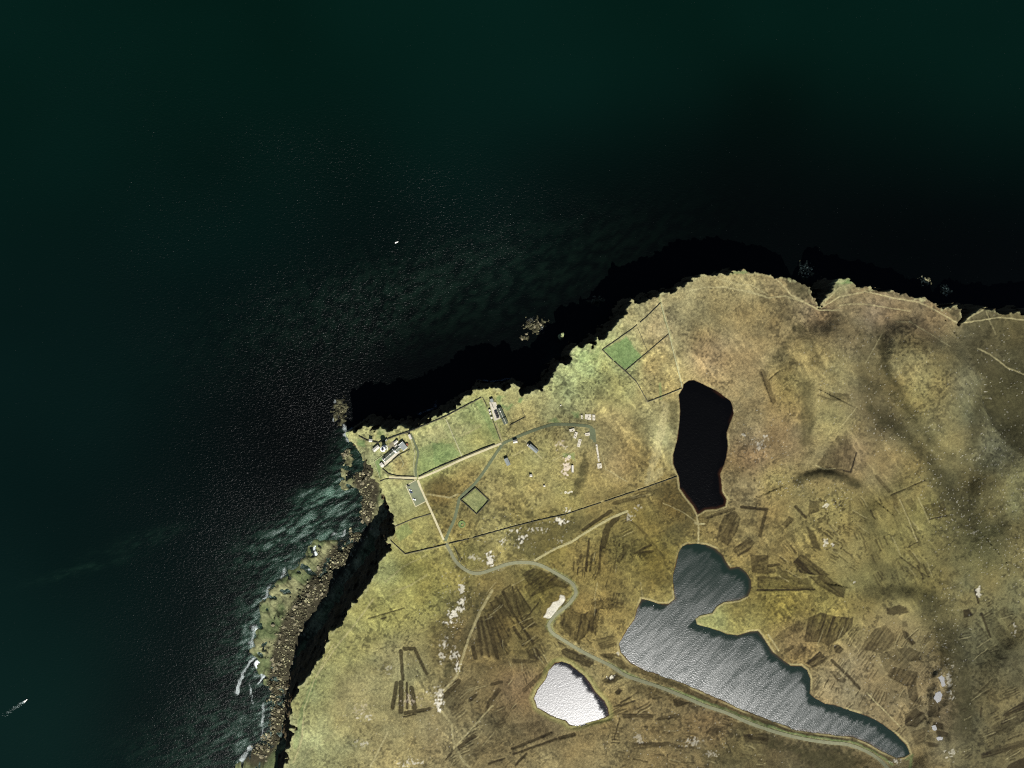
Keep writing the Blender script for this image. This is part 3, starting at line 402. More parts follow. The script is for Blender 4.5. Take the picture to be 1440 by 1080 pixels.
for R, pts, a in (((820, 400, 8), [(220, 735), (500, 590), (560, 690), (640, 790), (660, 810), (470, 965), (330, 850)], .85), ((480, 560, 9), [(1000, 620), (1150, 560), (1440, 560), (1440, 800), (980, 990), (960, 760)], .35), ((600, 540, 9), [(600, 220), (700, 190), (780, 380), (930, 700), (860, 720), (740, 480)], .5), ((600, 540, 9), [(60, 740), (330, 760), (440, 900), (100, 1060)], .6), ((600, 540, 9), [(250, 430), (700, 190), (930, 730), (440, 900)], .16), ((600, 540, 9), [(-180, 560), (240, 430), (430, 900), (100, 1060), (-80, 1100)], .14),
                  ((480, 560, 9), [(420, 800), (520, 740), (510, 880), (490, 1000), (450, 920)], .7), ((720, 560, 9), [(440, 290), (560, 240), (620, 300), (560, 330)], .6), ((720, 560, 9), [(760, 180), (850, 170), (850, 250), (780, 250)], .5), ((720, 560, 9), [(640, 700), (800, 700), (800, 800), (740, 760), (650, 740)], .5), ((540, 650, 8), [(870, 420), (1030, 290), (1180, 430), (1045, 575)], .5), ((540, 650, 8), [(110, 780), (260, 680), (320, 780), (180, 900)], .4),
                  ((670, 550, 18), [(510, 120), (720, 120), (560, 300), (760, 400), (900, 320), (960, 380), (760, 500), (640, 400), (520, 240)], .6), ((670, 550, 18), [(1060, 180), (1180, 180), (1140, 300), (1060, 280)], .8), ((480, 560, 9), [(460, 370), (560, 400), (560, 500), (440, 520)], .4), ((480, 560, 9), [(180, 520), (300, 540), (310, 620), (210, 600)], .7), ((820, 400, 8), [(-40, 760), (200, 720), (160, 840), (-40, 880)], .3)):
    patch(gm, Q(*R, pts), a, None, 2, .8)
for pl, w, a in ((Q(*R7, [(540, 490), (640, 548), (760, 600), (900, 640), (1060, 700), (1200, 750), (1440, 850)]), 4, .6), (Q(*R8, [(0, 838), (100, 880), (300, 915), (480, 935), (600, 990), (700, 1060)]), 3, .55), (main_road[12:22], 9, .3), (Q(*R8, [(780, 1030), (810, 1010), (800, 1080)]), 4, .5), (Q(*R6, [(220, 960), (260, 760), (330, 590)]), 7, .3), (Q(*R3, [(0, 135), (100, 160), (240, 200)]), 3, .3), (Q(*R3, [(400, 185), (470, 180)]), 7, .7), (Q(720, 350, 4, [(1200, 135), (1320, 130)]), 4, .55), (Q(820, 400, 8, [(860, 140), (930, 420), (1000, 640)]), 2, .5), (Q(*R4, [(830, 0), (840, 80)]), 3, .5)):
    stroke(gm, pl, w, a, 1.5, .6)
mixc(np.clip(gm, 0, 1), (122, 150, 92), .2)
NS = fbm(gx * .8 + gy * .5 + jx, gy * .8 - gx * .5, 9, 160, 4)
mixc(np.clip(dark * (.95 + .7 * (NS - .5) + .5 * (NB - .5)), 0, .80), (66, 63, 40), .3)
mixc(np.clip(peat, 0, 1) * .93, (44, 37, 23), .5)
mixc(np.clip(pale * (.8 + .5 * G2 + .4 * G3), 0, 1), (196, 186, 136), .1)
mixc(np.clip(pink, 0, 1), (222, 206, 180), .1); mixc(np.clip(bare_glint, 0, 1), (224, 218, 196), .15); mixc(speck * .6, (205, 200, 180), .1)
# loch margins: pale beach line outside, reddish peaty shallows inside
for S, w in ((S_ln, 1.6), (S_ll, 1.8), (S_ls, 2.5)):
    mixc(np.where(S < 0, 1 - sstep(w, w + 1.6, -S), 0) * .6 * sstep(.3, .6, noise(gx, gy, 20, 120)), (188, 176, 124), .1)
    mixc(sstep(-.5, .8, S), (78, 54, 32), .2)
mixc((1 - sstep(3, 9, -S_ls)) * (S_ls < 0) * .4, (150, 152, 88), .1)
# ragged pale rim of the cliff top
rim = (1 - sstep(0, 5, S_coast + (noise(gx, gy, 4, 121) - .5) * 5)) * sstep(.3, .7, noise(gx, gy, 6, 122) * .6 + G3 * .5 + .2)
mixc(np.clip(rim, 0, 1) * .6, (188, 186, 136), .15)
def blur(A, n):
    A = A.copy()
    for _ in range(n): A[1:-1, 1:-1] = (A[1:-1, 1:-1] * 2 + A[:-2, 1:-1] + A[2:, 1:-1] + A[1:-1, :-2] + A[1:-1, 2:]) / 6
    return A
ALB = np.clip(ALB + .75 * (ALB - blur(ALB, 2)), ALB * .3, ALB * 2.2)
ALB_SCALE = 0.40
ALB = np.clip(ALB * ALB_SCALE, .004, .5)
Zc = Zc - peat * 0.9 * (D_road > 4) + (G2 * .9 + G3 * .35) * (1 - flat) - .0
Zc = Zc - .18 * ((D_road < 4) | (S_cp > -1.5))
D_fl = np.minimum(D_road, 12)

# shore below the western cliffs (drawn at sea level)
shore = [(500, 606), (493, 622), (480, 640), (473, 665), (470, 690), (478, 715), (488, 735), (478, 748), (455, 756), (440, 768), (444, 788), (428, 800), (414, 815), (400, 826), (386, 840), (374, 852), (371, 870), (364, 884), (361, 902), (364, 925), (370, 942),
         (378, 958), (386, 972), (382, 1000), (374, 1022), (364, 1040), (348, 1060), (326, 1076), (300, 1100), (290, 1200), (420, 1200), (470, 1080), (470, 980), (560, 860), (600, 760), (580, 660), (540, 620)]
skerries = [(478, 578, 9, 15), (752, 457, 15, 9), (1132, 379, 10, 10), (1301, 395, 8, 5), (1330, 407, 6, 6), (738, 474, 5, 3), (838, 423, 9, 5), (560, 340, .1, .1)]
S_sh = sdf(shore, 45); S_sh = np.where(S_sh < 44, S_sh + (fbm(gx, gy, 20, 132, 3) - .5) * 26 + 11 * sstep(750, 790, gy) * sstep(1000, 940, gy), S_sh)
slabN = np.floor(noise(gx * .8 + gy * .6, (gy * .8 - gx * .6) * 1.6, 17, 130) * 5) / 5 + np.floor(noise(gx, gy, 7, 131) * 4) / 8
zsh = np.where(S_sh > 0, -.25 + slabN * 3.4 * sstep(0, 8, S_sh) + sstep(18, 45, S_sh) * 5, .2 + S_sh * .25)
zsh = zsh - 2.4 * sstep(770, 740, gy) * (S_sh < 34) - 3.2 * sstep(.58, .66, fbm(gx * .8 + gy * .6, (gy * .8 - gx * .6) * 1.5, 13, 133, 3)) * (S_sh < 30)
bl_line = [(512, 660), (518, 690), (510, 720), (503, 745), (488, 772), (466, 800), (452, 822), (432, 850), (414, 880), (402, 915), (394, 955), (392, 995), (382, 1030), (360, 1062)]
D_bl = dist_lines([bl_line], 45)
zsh = zsh - .5 * (1 - sstep(12, 20, D_bl))
shA = lin((150, 150, 108)) * (1 + G2 * 1.2 + G3 * .8 + G4 * .5)[..., None]
weed = sstep(.45, .7, fbm(gx, gy, 26, 140, 2)); shA = shA * (1 - weed[..., None] * .6) + lin((74, 100, 58)) * weed[..., None] * .6
crk = sstep(.0, .09, np.abs(noise(gx * .8 + gy * .6, (gy * .8 - gx * .6) * 1.6, 13, 141) - .5)); shA = shA * (.25 + .75 * crk)[..., None]
bm = (1 - sstep(13, 22, D_bl))[..., None]; shA = shA * (1 - bm) + lin((70, 66, 50)) * (.5 + NB)[..., None] * bm
wet = sstep(6, 0, S_sh)[..., None]; shA = shA * (1 - .6 * wet)
shA = np.clip(shA * ALB_SCALE, .003, .4)

# ------------------------------------------------------------------ materials
def mat(name, rgb, rough=.8, var=.25, scale=1.0, spec=.3, metal=0.0, bump=0.0):
    m = bpy.data.materials.new(name); m.use_nodes = True; N = m.node_tree.nodes; L = m.node_tree.links; b = N['Principled BSDF']
    tc = N.new('ShaderNodeTexCoord'); n = N.new('ShaderNodeTexNoise'); n.inputs['Scale'].default_value = scale; n.inputs['Detail'].default_value = 5
    L.new(tc.outputs['Object'], n.inputs['Vector'])
    r = N.new('ShaderNodeMapRange'); r.inputs['To Min'].default_value = 1 - var; r.inputs['To Max'].default_value = 1 + var; r.inputs['From Min'].default_value = .25; r.inputs['From Max'].default_value = .75
    L.new(n.outputs['Fac'], r.inputs['Value'])
    mx = N.new('ShaderNodeMix'); mx.data_type = 'RGBA'; mx.blend_type = 'MULTIPLY'; mx.inputs[0].default_value = 1; mx.inputs[6].default_value = (*rgb, 1)
    L.new(r.outputs[0], mx.inputs[7]); L.new(mx.outputs[2], b.inputs['Base Color'])
    b.inputs['Roughness'].default_value = rough; b.inputs['Specular IOR Level'].default_value = spec; b.inputs['Metallic'].default_value = metal
    if bump:
        bp = N.new('ShaderNodeBump'); bp.inputs['Strength'].default_value = 1; bp.inputs['Distance'].default_value = bump
        L.new(n.outputs['Fac'], bp.inputs['Height']); L.new(bp.outputs[0], b.inputs['Normal'])
    return m
def attr_ground(name):
    m = bpy.data.materials.new(name); m.use_nodes = True; N = m.node_tree.nodes; L = m.node_tree.links; b = N['Principled BSDF']
    a = N.new('ShaderNodeAttribute'); a.attribute_name = 'Col'; tc = N.new('ShaderNodeTexCoord')
    out = a.outputs['Color']; hs = []
    for sc, lo, hi in ((1.1, .62, 1.38), (.33, .82, 1.18)):
        n = N.new('ShaderNodeTexNoise'); n.inputs['Scale'].default_value = sc; n.inputs['Detail'].default_value = 4; L.new(tc.outputs['Object'], n.inputs['Vector'])
        r = N.new('ShaderNodeMapRange'); r.inputs['From Min'].default_value = .25; r.inputs['From Max'].default_value = .75; r.inputs['To Min'].default_value = lo; r.inputs['To Max'].default_value = hi
        L.new(n.outputs['Fac'], r.inputs['Value'])
        mx = N.new('ShaderNodeMix'); mx.data_type = 'RGBA'; mx.blend_type = 'MULTIPLY'; mx.inputs[0].default_value = 1; L.new(out, mx.inputs[6]); L.new(r.outputs[0], mx.inputs[7]); out = mx.outputs[2]; hs.append(n)
    L.new(out, b.inputs['Base Color']); b.inputs['Roughness'].default_value = .95; b.inputs['Specular IOR Level'].default_value = .08
    bp = N.new('ShaderNodeBump'); bp.inputs['Strength'].default_value = .8; bp.inputs['Distance'].default_value = .6; L.new(hs[0].outputs['Fac'], bp.inputs['Height']); L.new(bp.outputs[0], b.inputs['Normal'])
    return m
def water(name, base, ior, waves, rough_attr=True, rough=.3, foam=False, spec=.5):
    m = bpy.data.materials.new(name); m.use_nodes = True; N = m.node_tree.nodes; L = m.node_tree.links; b = N['Principled BSDF']
    tc = N.new('ShaderNodeTexCoord'); b.inputs['Base Color'].default_value = (*base, 1); b.inputs['IOR'].default_value = ior; b.inputs['Specular IOR Level'].default_value = spec; b.inputs['Roughness'].default_value = rough
    prev = None
    for sc, dist, strx, rot in waves:
        mp = N.new('ShaderNodeMapping'); mp.inputs['Rotation'].default_value = (0, 0, rot); mp.inputs['Scale'].default_value = (1, strx, 1); L.new(tc.outputs['Object'], mp.inputs['Vector'])
        n = N.new('ShaderNodeTexNoise'); n.inputs['Scale'].default_value = sc; n.inputs['Detail'].default_value = 2; L.new(mp.outputs[0], n.inputs['Vector'])
        bp = N.new('ShaderNodeBump'); bp.inputs['Strength'].default_value = 1; bp.inputs['Distance'].default_value = dist; L.new(n.outputs['Fac'], bp.inputs['Height'])
        if prev: L.new(prev.outputs[0], bp.inputs['Normal'])
        if foam:
            ch = N.new('ShaderNodeAttribute'); ch.attribute_name = 'Chop'; L.new(ch.outputs['Fac'], bp.inputs['Strength'])
        prev = bp
    if prev: L.new(prev.outputs[0], b.inputs['Normal'])
    if rough_attr:
        a = N.new('ShaderNodeAttribute'); a.attribute_name = 'Rough'; L.new(a.outputs['Fac'], b.inputs['Roughness'])
    if rough_attr:
        a = N.new('ShaderNodeAttribute'); a.attribute_name = 'Col'; L.new(a.outputs['Color'], b.inputs['Base Color'])
    if foam:
        a = N.new('ShaderNodeAttribute'); a.attribute_name = 'Foam'
        n = N.new('ShaderNodeTexNoise'); n.inputs['Scale'].default_value = .8; n.inputs['Detail'].default_value = 6; L.new(tc.outputs['Object'], n.inputs['Vector'])
        ad = N.new('ShaderNodeMath'); ad.operation = 'ADD'; L.new(a.outputs['Fac'], ad.inputs[0]); L.new(n.outputs['Fac'], ad.inputs[1])
        r = N.new('ShaderNodeMapRange'); r.inputs['From Min'].default_value = .72; r.inputs['From Max'].default_value = 1.45; L.new(ad.outputs[0], r.inputs['Value'])
        f = N.new('ShaderNodeBsdfDiffuse'); f.inputs['Color'].default_value = (.50, .55, .53, 1)
        ms = N.new('ShaderNodeMixShader'); L.new(r.outputs[0], ms.inputs[0]); L.new(b.outputs[0], ms.inputs[1]); L.new(f.outputs[0], ms.inputs[2]); L.new(ms.outputs[0], N['Material Output'].inputs['Surface'])
    return m
def alb(r, g, b, k=.42): return tuple(float(v) for v in lin((r, g, b)) * k)
MG = attr_ground('moorland'); M_ROAD = mat('asphalt', alb(138, 138, 106), .9, .18, .35); M_ROAD2 = mat('old_tarmac', alb(108, 116, 84), .9, .2, .4); M_CONC = mat('concrete_track', alb(214, 204, 162), .9, .15, .5); M_TRACK = mat('gravel_track', alb(168, 160, 112), .95, .25, .4)
M_PARK = mat('car_park_tarmac', alb(130, 136, 104), .9, .15, .15); M_WALL = mat('dry_stone', alb(84, 82, 64), .95, .4, 1.5, bump=.1); M_WALLP = mat('pale_stone', alb(186, 184, 140), .95, .3, 1.2, bump=.1); M_WHITE = mat('white_render', (.62, .61, .56), .8, .1, .8); M_SLATE = mat('slate', alb(88, 96, 78), .6, .25, 1.2)
M_FLATR = mat('grey_felt_roof', alb(150, 156, 150), .8, .12, .6); M_GLASS = mat('dark_glass', (.01, .012, .014), .1, .1, 1, .5); M_DARK = mat('black_paint', (.012, .012, .013), .5, .2, 2); M_RUST = mat('rusty_metal', alb(150, 96, 66), .8, .3, 1.5); M_SAND = mat('sandstone', alb(120, 112, 84), .9, .35, .6, bump=.2)
M_BOULD = mat('boulder_rock', alb(150, 142, 112), .95, .95, .30, bump=.2); M_ROOFW = mat('pale_roof', alb(226, 220, 204), .8, .15, .7); M_PEBB = mat('concrete_slab', alb(218, 210, 188), .9, .2, .5)

def newmesh(name, V, Fc, m, parent=None, smooth=False):
    me = bpy.data.meshes.new(name)
    if isinstance(V, np.ndarray):
        me.vertices.add(len(V)); me.vertices.foreach_set('co', V.astype(np.float32).ravel())
        k = Fc.shape[1]; me.loops.add(Fc.size); me.loops.foreach_set('vertex_index', Fc.astype(np.int32).ravel())
        me.polygons.add(len(Fc)); me.polygons.foreach_set('loop_start', np.arange(0, Fc.size, k, dtype=np.int32)); me.update(calc_edges=True); me.validate()
    else: me.from_pydata(V, [], Fc); me.update()
    if m: me.materials.append(m)
    if smooth: me.polygons.foreach_set('use_smooth', [True] * len(me.polygons))
    o = bpy.data.objects.new(name, me); COL.objects.link(o)
    if parent: o.parent = parent
    return o
def pattr(o, name, data, kind):
    a = o.data.attributes.new(name, kind, 'POINT')
    if kind == 'FLOAT_COLOR':
        d = np.ones((len(data), 4), np.float32); d[:, :3] = data; a.data.foreach_set('color', d.ravel())
    else: a.data.foreach_set('value', np.asarray(data, np.float32))
def tag(o, label, cat, group=None, kind=None):
    if label: o['label'] = label
    if cat: o['category'] = cat
    if group: o['group'] = group
    if kind: o['kind'] = kind
    return o
def grid_faces(nx, ny, keep=None):
    i = np.arange(ny - 1)[:, None] * nx + np.arange(nx - 1)[None, :]
    Fq = np.stack([i, i + 1, i + nx + 1, i + nx], -1).reshape(-1, 4)
    return Fq if keep is None else Fq[keep.reshape(-1)]
def compact(V, Fq):
    u = np.zeros(len(V), bool); u[Fq.ravel()] = True; idx = np.cumsum(u) - 1
    return V[u], idx[Fq], u
def axis(segs):
    r = []
    for a, b, s in segs: r.append(np.arange(a, b, s))
    r.append(np.array([segs[-1][1]])); return np.unique(np.concatenate(r))

# ------------------------------------------------------------------ terrain
ax = axis([(-2500, -700, 150), (-700, -430, 20), (-430, 735, 1.0), (735, 950, 6), (950, 3500, 60)])
ay = axis([(-3500, -900, 80), (-900, -560, 8), (-560, 180, 1.0), (180, 300, 8)])
WX, WY = np.meshgrid(ax, ay)
def plateau(WX, WY):
    z = np.full(WX.shape, 85.0)
    for _ in range(5):
        px = 720 + WX * F / (HC - z); py = 540 - WY * F / (HC - z); z = samp(Zc, px, py)
    return px, py, z
PX, PY, ZP = plateau(WX, WY)
S = samp(S_coast, PX, PY)
out = (PX < X0 + 2) | (PX > X0 + CW - 2) | (PY > Y0 + CH - 2) | (PY < Y0 + 2)
ins = inside([(x, y) if y < 1500 else (x, 9000) for x, y in [(x if x < 1800 else 9000, y) for x, y in coast]], PX, PY)
S = np.where(out, np.where(ins, 45.0, -45.0), S)
S = S + (noise(PX, PY, 11, 149) - .5) * 5 + (noise(PX, PY, 6, 150) - .5) * 5.5 + (noise(PX, PY, 2.8, 151) - .5) * 4.0
P0X = 720 + WX * F / HC; P0Y = 540 - WY * F / HC
west = sstep(620, 560, PX) * sstep(600, 640, PY)
wd = 6 + 12 * noise(WX, WY, 30, 152) + 16 * west * sstep(680, 740, PY)
t = np.clip(-S / wd, 0, 1.5)
prof = np.where(t < 1, 1 - (t * .35 + .65 * t ** .6 * .9 + .065 * t), 0)
led = np.floor(prof * 7 + noise(WX, WY, 20, 153)) / 7; prof = np.clip(prof * .6 + led * .4, 0, 1)
ZCL = np.where(S > 0, ZP, np.where(t < 1, ZP * prof - 3 * t, -3 - 12 * (t - 1)))
zs = samp(zsh, P0X, P0Y); insh = samp(S_sh, P0X, P0Y)
zs = np.where((P0X > X0 + 1) & (P0Y < Y0 + CH - 2) & (P0Y > Y0 + 1), zs, -12)
for sx, sy, rx, ry in skerries:
    r = np.hypot((P0X - sx) / rx, (P0Y - sy) / ry); zs = np.maximum(zs, np.where(r < 1.6, 2.2 * (1 - r) + (noise(WX, WY, 3.5, 154) - .5) * 4.0, -12))
Z = np.maximum(ZCL, np.maximum(zs, -12))
CT = samp(ALB, PX, PY)
CT = np.where(out[..., None], CT * (.7 + .6 * fbm(WX, WY, 60, 160, 3))[..., None], CT)
strata = .6 + .8 * noise(Z * 3, WX * .05 + WY * .05, 6, 155) * noise(WX, WY, 4, 156)
rock = np.array(alb(118, 104, 76, .28)) * strata[..., None]
rk = sstep(0.5, -.8, S)[..., None]; CT = CT * (1 - rk) + rock * rk
lo = ((Z <= zs + .05) & (S < 0))[..., None]; CT = np.where(lo, np.where((insh > -3)[..., None], samp(shA, P0X, P0Y), np.array(alb(120, 118, 88)) * (.1 + 1.0 * noise(WX, WY, 2.5, 157) ** 2)[..., None]), CT)
zq = np.maximum(np.maximum(Z[:-1, :-1], Z[1:, :-1]), np.maximum(Z[:-1, 1:], Z[1:, 1:]))
V, Fq, u = compact(np.stack([WX, WY, Z], -1).reshape(-1, 3), grid_faces(len(ax), len(ay), zq > -4))
terrain = newmesh('terrain', V, Fq, MG); pattr(terrain, 'Col', CT.reshape(-1, 3)[u], 'FLOAT_COLOR')
tag(terrain, 'moorland headland with olive heath, peat cuttings and ragged sea cliffs', 'headland', kind='structure')

def gz(px, py, Zm=None): return float(samp(Zc if Zm is None else Zm, np.array([px], float), np.array([py], float))[0])
def W(px, py, z): return ((px - 720) * (HC - z) / F, (540 - py) * (HC - z) / F)
def G(px, py, dz=0.0, Zm=None):
    z = gz(px, py, Zm); x, y = W(px, py, z); return (x, y, z + dz)

# ------------------------------------------------------------------ sea
SX = axis([(-30000, -1400, 3000), (-1400, -760, 40), (-760, -420, 5), (-420, -170, 1.5), (-170, 800, 6), (800, 1400, 40), (1400, 30000, 3000)])
SY = axis([(-30000, -1400, 3000), (-1400, -620, 30), (-620, 20, 1.6), (20, 620, 6), (620, 1400, 40), (1400, 30000, 3000)])
UX, UY = np.meshgrid(SX, SY); SPX = 720 + UX * F / HC; SPY = 540 - UY * F / HC
foam = np.zeros(UX.shape)
def fo(pl, w, a):
    global foam
    for p, q in zip(pl[:-1], pl[1:]):
        d = segdist(SPX + (noise(UX, UY, 5, 170) - .5) * 3, SPY + (noise(UX, UY, 5, 171) - .5) * 3, p, q); foam = np.maximum(foam, a * (1 - sstep(w * .35, w, d)))
for pl, w, a in (([(361, 886), (366, 893), (362, 899)], 4.5, .75), ([(363, 900), (362, 918)], 2.2, .4), ([(362, 918), (352, 930), (344, 942)], 2.6, .36), ([(344, 942), (337, 960), (333, 975)], 4.0, .42), ([(362, 934), (366, 938)], 7, .8), ([(368, 925), (369, 955)], 2.2, .4), ([(374, 935), (372, 950), (364, 962)], 1.6, .45), ([(405, 840), (383, 848)], 3.5, .5),
                 ([(444, 778), (447, 792)], 3.0, .7), ([(447, 792), (434, 802)], 2.2, .5), ([(443, 765), (442, 774)], 2.5, .5), ([(372, 850), (368, 862)], 3, .45), ([(430, 812), (412, 822)], 2, .4), ([(350, 960), (355, 990)], 2, .35), ([(371, 990), (368, 1040)], 3, .33), ([(352, 1050), (340, 1068)], 5, .38), ([(495, 604), (484, 612)], 4, .4), ([(473, 565), (482, 570), (470, 590)], 5, .3), ([(484, 600), (490, 620)], 5, .3),
                 ([(590, 582), (612, 574), (615, 562)], 2.0, .30), ([(672, 534), (690, 536), (720, 532)], 1.6, .28), ([(510, 590), (548, 597), (565, 596)], 1.4, .25), ([(745, 452), (760, 462)], 8, .25)):
    fo(pl, w, a)
sh = np.zeros(UX.shape)
for x, y, rx, ry, an, a in ((452, 698, 34, 14, -.35, .55), (430, 735, 55, 20, -.5, .38), (395, 765, 60, 30, -.5, .25), (460, 752, 30, 10, -.5, .35), (330, 1030, 80, 55, -.4, .15), (390, 960, 30, 60, 0, .2), (300, 1060, 90, 40, 0, .11), (120, 800, 60, 6, -.25, .05), (200, 760, 60, 10, -.3, .04), (360, 900, 50, 80, .3, .15), (790, 495, 30, 25, -.7, .10), (600, 410, 250, 60, -.25, .05)):
    c, s = math.cos(an), math.sin(an); dx = SPX - x; dy = SPY - y; sh = np.maximum(sh, a * np.exp(-((dx * c + dy * s) / rx) ** 2 - ((-dx * s + dy * c) / ry) ** 2))
ssd = samp(S_sh, SPX, SPY); sh = sh + .13 * np.exp(-(np.minimum(ssd, 0) / 16) ** 2) * (ssd > -44) * (SPX > X0 + 2) * (SPX < 640) * (SPY > 600) * (SPY < 1300)
streak = fbm(UX * .9 + UY * .45, (UY * .9 - UX * .45) * 3.0, 13, 175, 3); sh = sh * (.15 + 1.7 * sstep(.3, .75, streak)); foam = foam * (.7 + .8 * noise(UX, UY, 4.5, 176)); foam = np.maximum(foam, .42 * np.exp(-((ssd + 1.5) / 3.0) ** 2) * sstep(.45, .7, fbm(UX, UY, 22, 177, 3)) * (SPX > X0 + 2) * (SPX < 500) * (SPY > 745)); foam = np.maximum(foam, np.minimum(sh * .6, .21) * (.4 + 1.1 * streak))
n1 = fbm(UX, UY, 420, 180, 3)
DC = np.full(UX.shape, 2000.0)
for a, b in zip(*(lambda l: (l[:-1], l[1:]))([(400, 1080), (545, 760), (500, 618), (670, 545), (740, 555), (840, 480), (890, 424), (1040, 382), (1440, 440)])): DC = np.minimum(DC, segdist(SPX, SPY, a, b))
shade_fade = .12 + .88 * sstep(60, 360, DC + 60 * (n1 - .5))  # sea colour painted darker near the coast to melt the cliff shadow's edge
deep = np.array([.0003, .0023, .0019])[None, None, :] * (.3 + 1.4 * n1)[..., None] + np.array([.0, .0022, .0011]) * sstep(150, 620, UY + .15 * np.abs(UX))[..., None] + np.array([.0004, .0026, .0019]) * sstep(-150, -560, UY)[..., None]
seac = deep * shade_fade[..., None] + sh[..., None] * np.array([.020, .054, .033])
srough = np.full(UX.shape, .27) + .05 * (fbm(UX, UY, 150, 185, 3) - .5)
chop = np.clip(.22 + .62 * sstep(430, 180, UY + .30 * UX - 60) * sstep(-760, -420, UX + .35 * UY * (UY > 0)) + .5 * (fbm(UX, UY, 120, 186, 3) - .5), .12, 1); chop = chop * (1 - .7 * sstep(430, 640, SPX) * sstep(190, 60, DC))
V, Fq, u = compact(np.stack([UX, UY, np.zeros(UX.shape)], -1).reshape(-1, 3), grid_faces(len(SX), len(SY)))
M_SEA = water('sea_water', (.002, .008, .007), 1.33, ((.22, .9, 1.6, .6), (.75, .5, 1.3, -.5)), foam=True, spec=.15)
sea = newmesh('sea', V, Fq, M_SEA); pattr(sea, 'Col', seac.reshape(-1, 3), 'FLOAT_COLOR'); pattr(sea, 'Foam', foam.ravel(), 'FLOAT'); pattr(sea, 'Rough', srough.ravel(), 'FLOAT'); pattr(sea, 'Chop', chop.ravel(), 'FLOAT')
tag(sea, 'dark green sea with glinting wavelets and surf by the rocks', 'sea', kind='structure')

# ------------------------------------------------------------------ lochs and pools: calm strip under the windward shore, ripples beyond
def loch(name, Sd, lev, label, rmax, rmin, calm, tint, streak_a, step=1.3, m=None, shel=1.0):
    ys, xs = np.where(Sd > -6); a, b, c, d = xs.min() + X0, xs.max() + X0, ys.min() + Y0, ys.max() + Y0
    I = Sd > 0; Ft = np.zeros((CH, CW))
    for r in range(1, CH):
        sft = np.roll(Ft[r - 1], -1); sft[-1] = 0; Ft[r] = np.where(I[r], sft + 1.41, 0)
    cross = (gx + gy) / 1.414; along = (gy - gx) / 1.414
    cl = calm * (.35 + 1.3 * noise(cross, along * .02, 9, 190)) * (.6 + .8 * noise(cross, along * .02, 3, 191))
    rip = sstep(cl, cl + 5 + 5 * noise(cross, along * .05, 6, 192), Ft)
    st = noise(cross, along * .10, 6, 193) * .35 + noise(cross, along * .16, 2.6, 194) * .65
    big = fbm(cross, along * .35, 45, 196, 2)
    Rg = rmin + (rmax - rmin) * rip * np.clip(1 - streak_a * (1 - sstep(.25, .75, st)) * .7 - .35 * streak_a * (1 - sstep(.3, .65, big)), .15, 1)
    Rg = Rg * (shel + (1 - shel) * sstep(c, c + 150, gy + 25 * (noise(cross, along * .1, 30, 197) - .5)))
    k = (HC - lev) / F; axx = np.arange((a - 720) * k - 3, (b - 720) * k + 3, step); ayy = np.arange((540 - d) * k - 3, (540 - c) * k + 3, step)
    lx, ly = np.meshgrid(axx, ayy); px = 720 + lx / k; py = 540 - ly / k; sd = samp(Sd, px, py)
    kd = -5 if name == 'loch' else -.8; keep = (sd > kd)[:-1, :-1] & (sd > kd)[1:, 1:]
    V, Fq, u = compact(np.stack([lx, ly, np.full(lx.shape, lev)], -1).reshape(-1, 3), grid_faces(len(axx), len(ayy), keep))
    o = newmesh(name, V, Fq, m or M_LOCH); pattr(o, 'Rough', samp(Rg, px, py).ravel()[u], 'FLOAT')
    shl = sstep(5, 0, sd) * sstep(.45, .62, noise(px, py, 28, 195)) * (name == 'loch')
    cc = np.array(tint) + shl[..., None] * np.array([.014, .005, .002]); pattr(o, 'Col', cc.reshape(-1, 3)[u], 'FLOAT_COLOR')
    return tag(o, label, 'loch', kind='structure')
M_LOCH = water('loch_water', (.002, .003, .003), 1.5, ((.5, .14, 1.0, .8), (1.5, .08, 1.0, .3)), spec=.46)
M_LOCHN = water('peat_loch_water', (.002, .003, .003), 1.33, ((.33, .2, 1.0, .8), (.9, .16, 1.0, .3)), spec=.2)
M_LOCHS = water('bright_loch_water', (.002, .003, .003), 1.5, ((.5, .10, 1.0, .8), (1.4, .07, 1.0, .3)), spec=.62)
loch('loch', S_ln + nz * .35, LEV['n'], 'black still loch on the moor, north of the long loch', .20, .16, 10, (.0008, .0008, .0008), .3, m=M_LOCHN)
loch('loch', S_ll + nz * .35, LEV['l'], 'long grey rippled loch bending south-east beside the road', .31, .11, 8, (.005, .010, .006), .46, shel=.76)
loch('loch', S_ls + nz * .35, LEV['s'], 'small white glaring loch south of the road bend', .34, .08, 5, (.004, .004, .004), .06, m=M_LOCHS)
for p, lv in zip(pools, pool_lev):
    loch('pool', sdf(p, 12), lv, 'small pool with sun glint painted pale among the eastern peat cuttings', .40, .38, .1, (.11, .11, .105), .05, .8, M_LOCHS)  # pale base colour paints in the sun glint of the pools

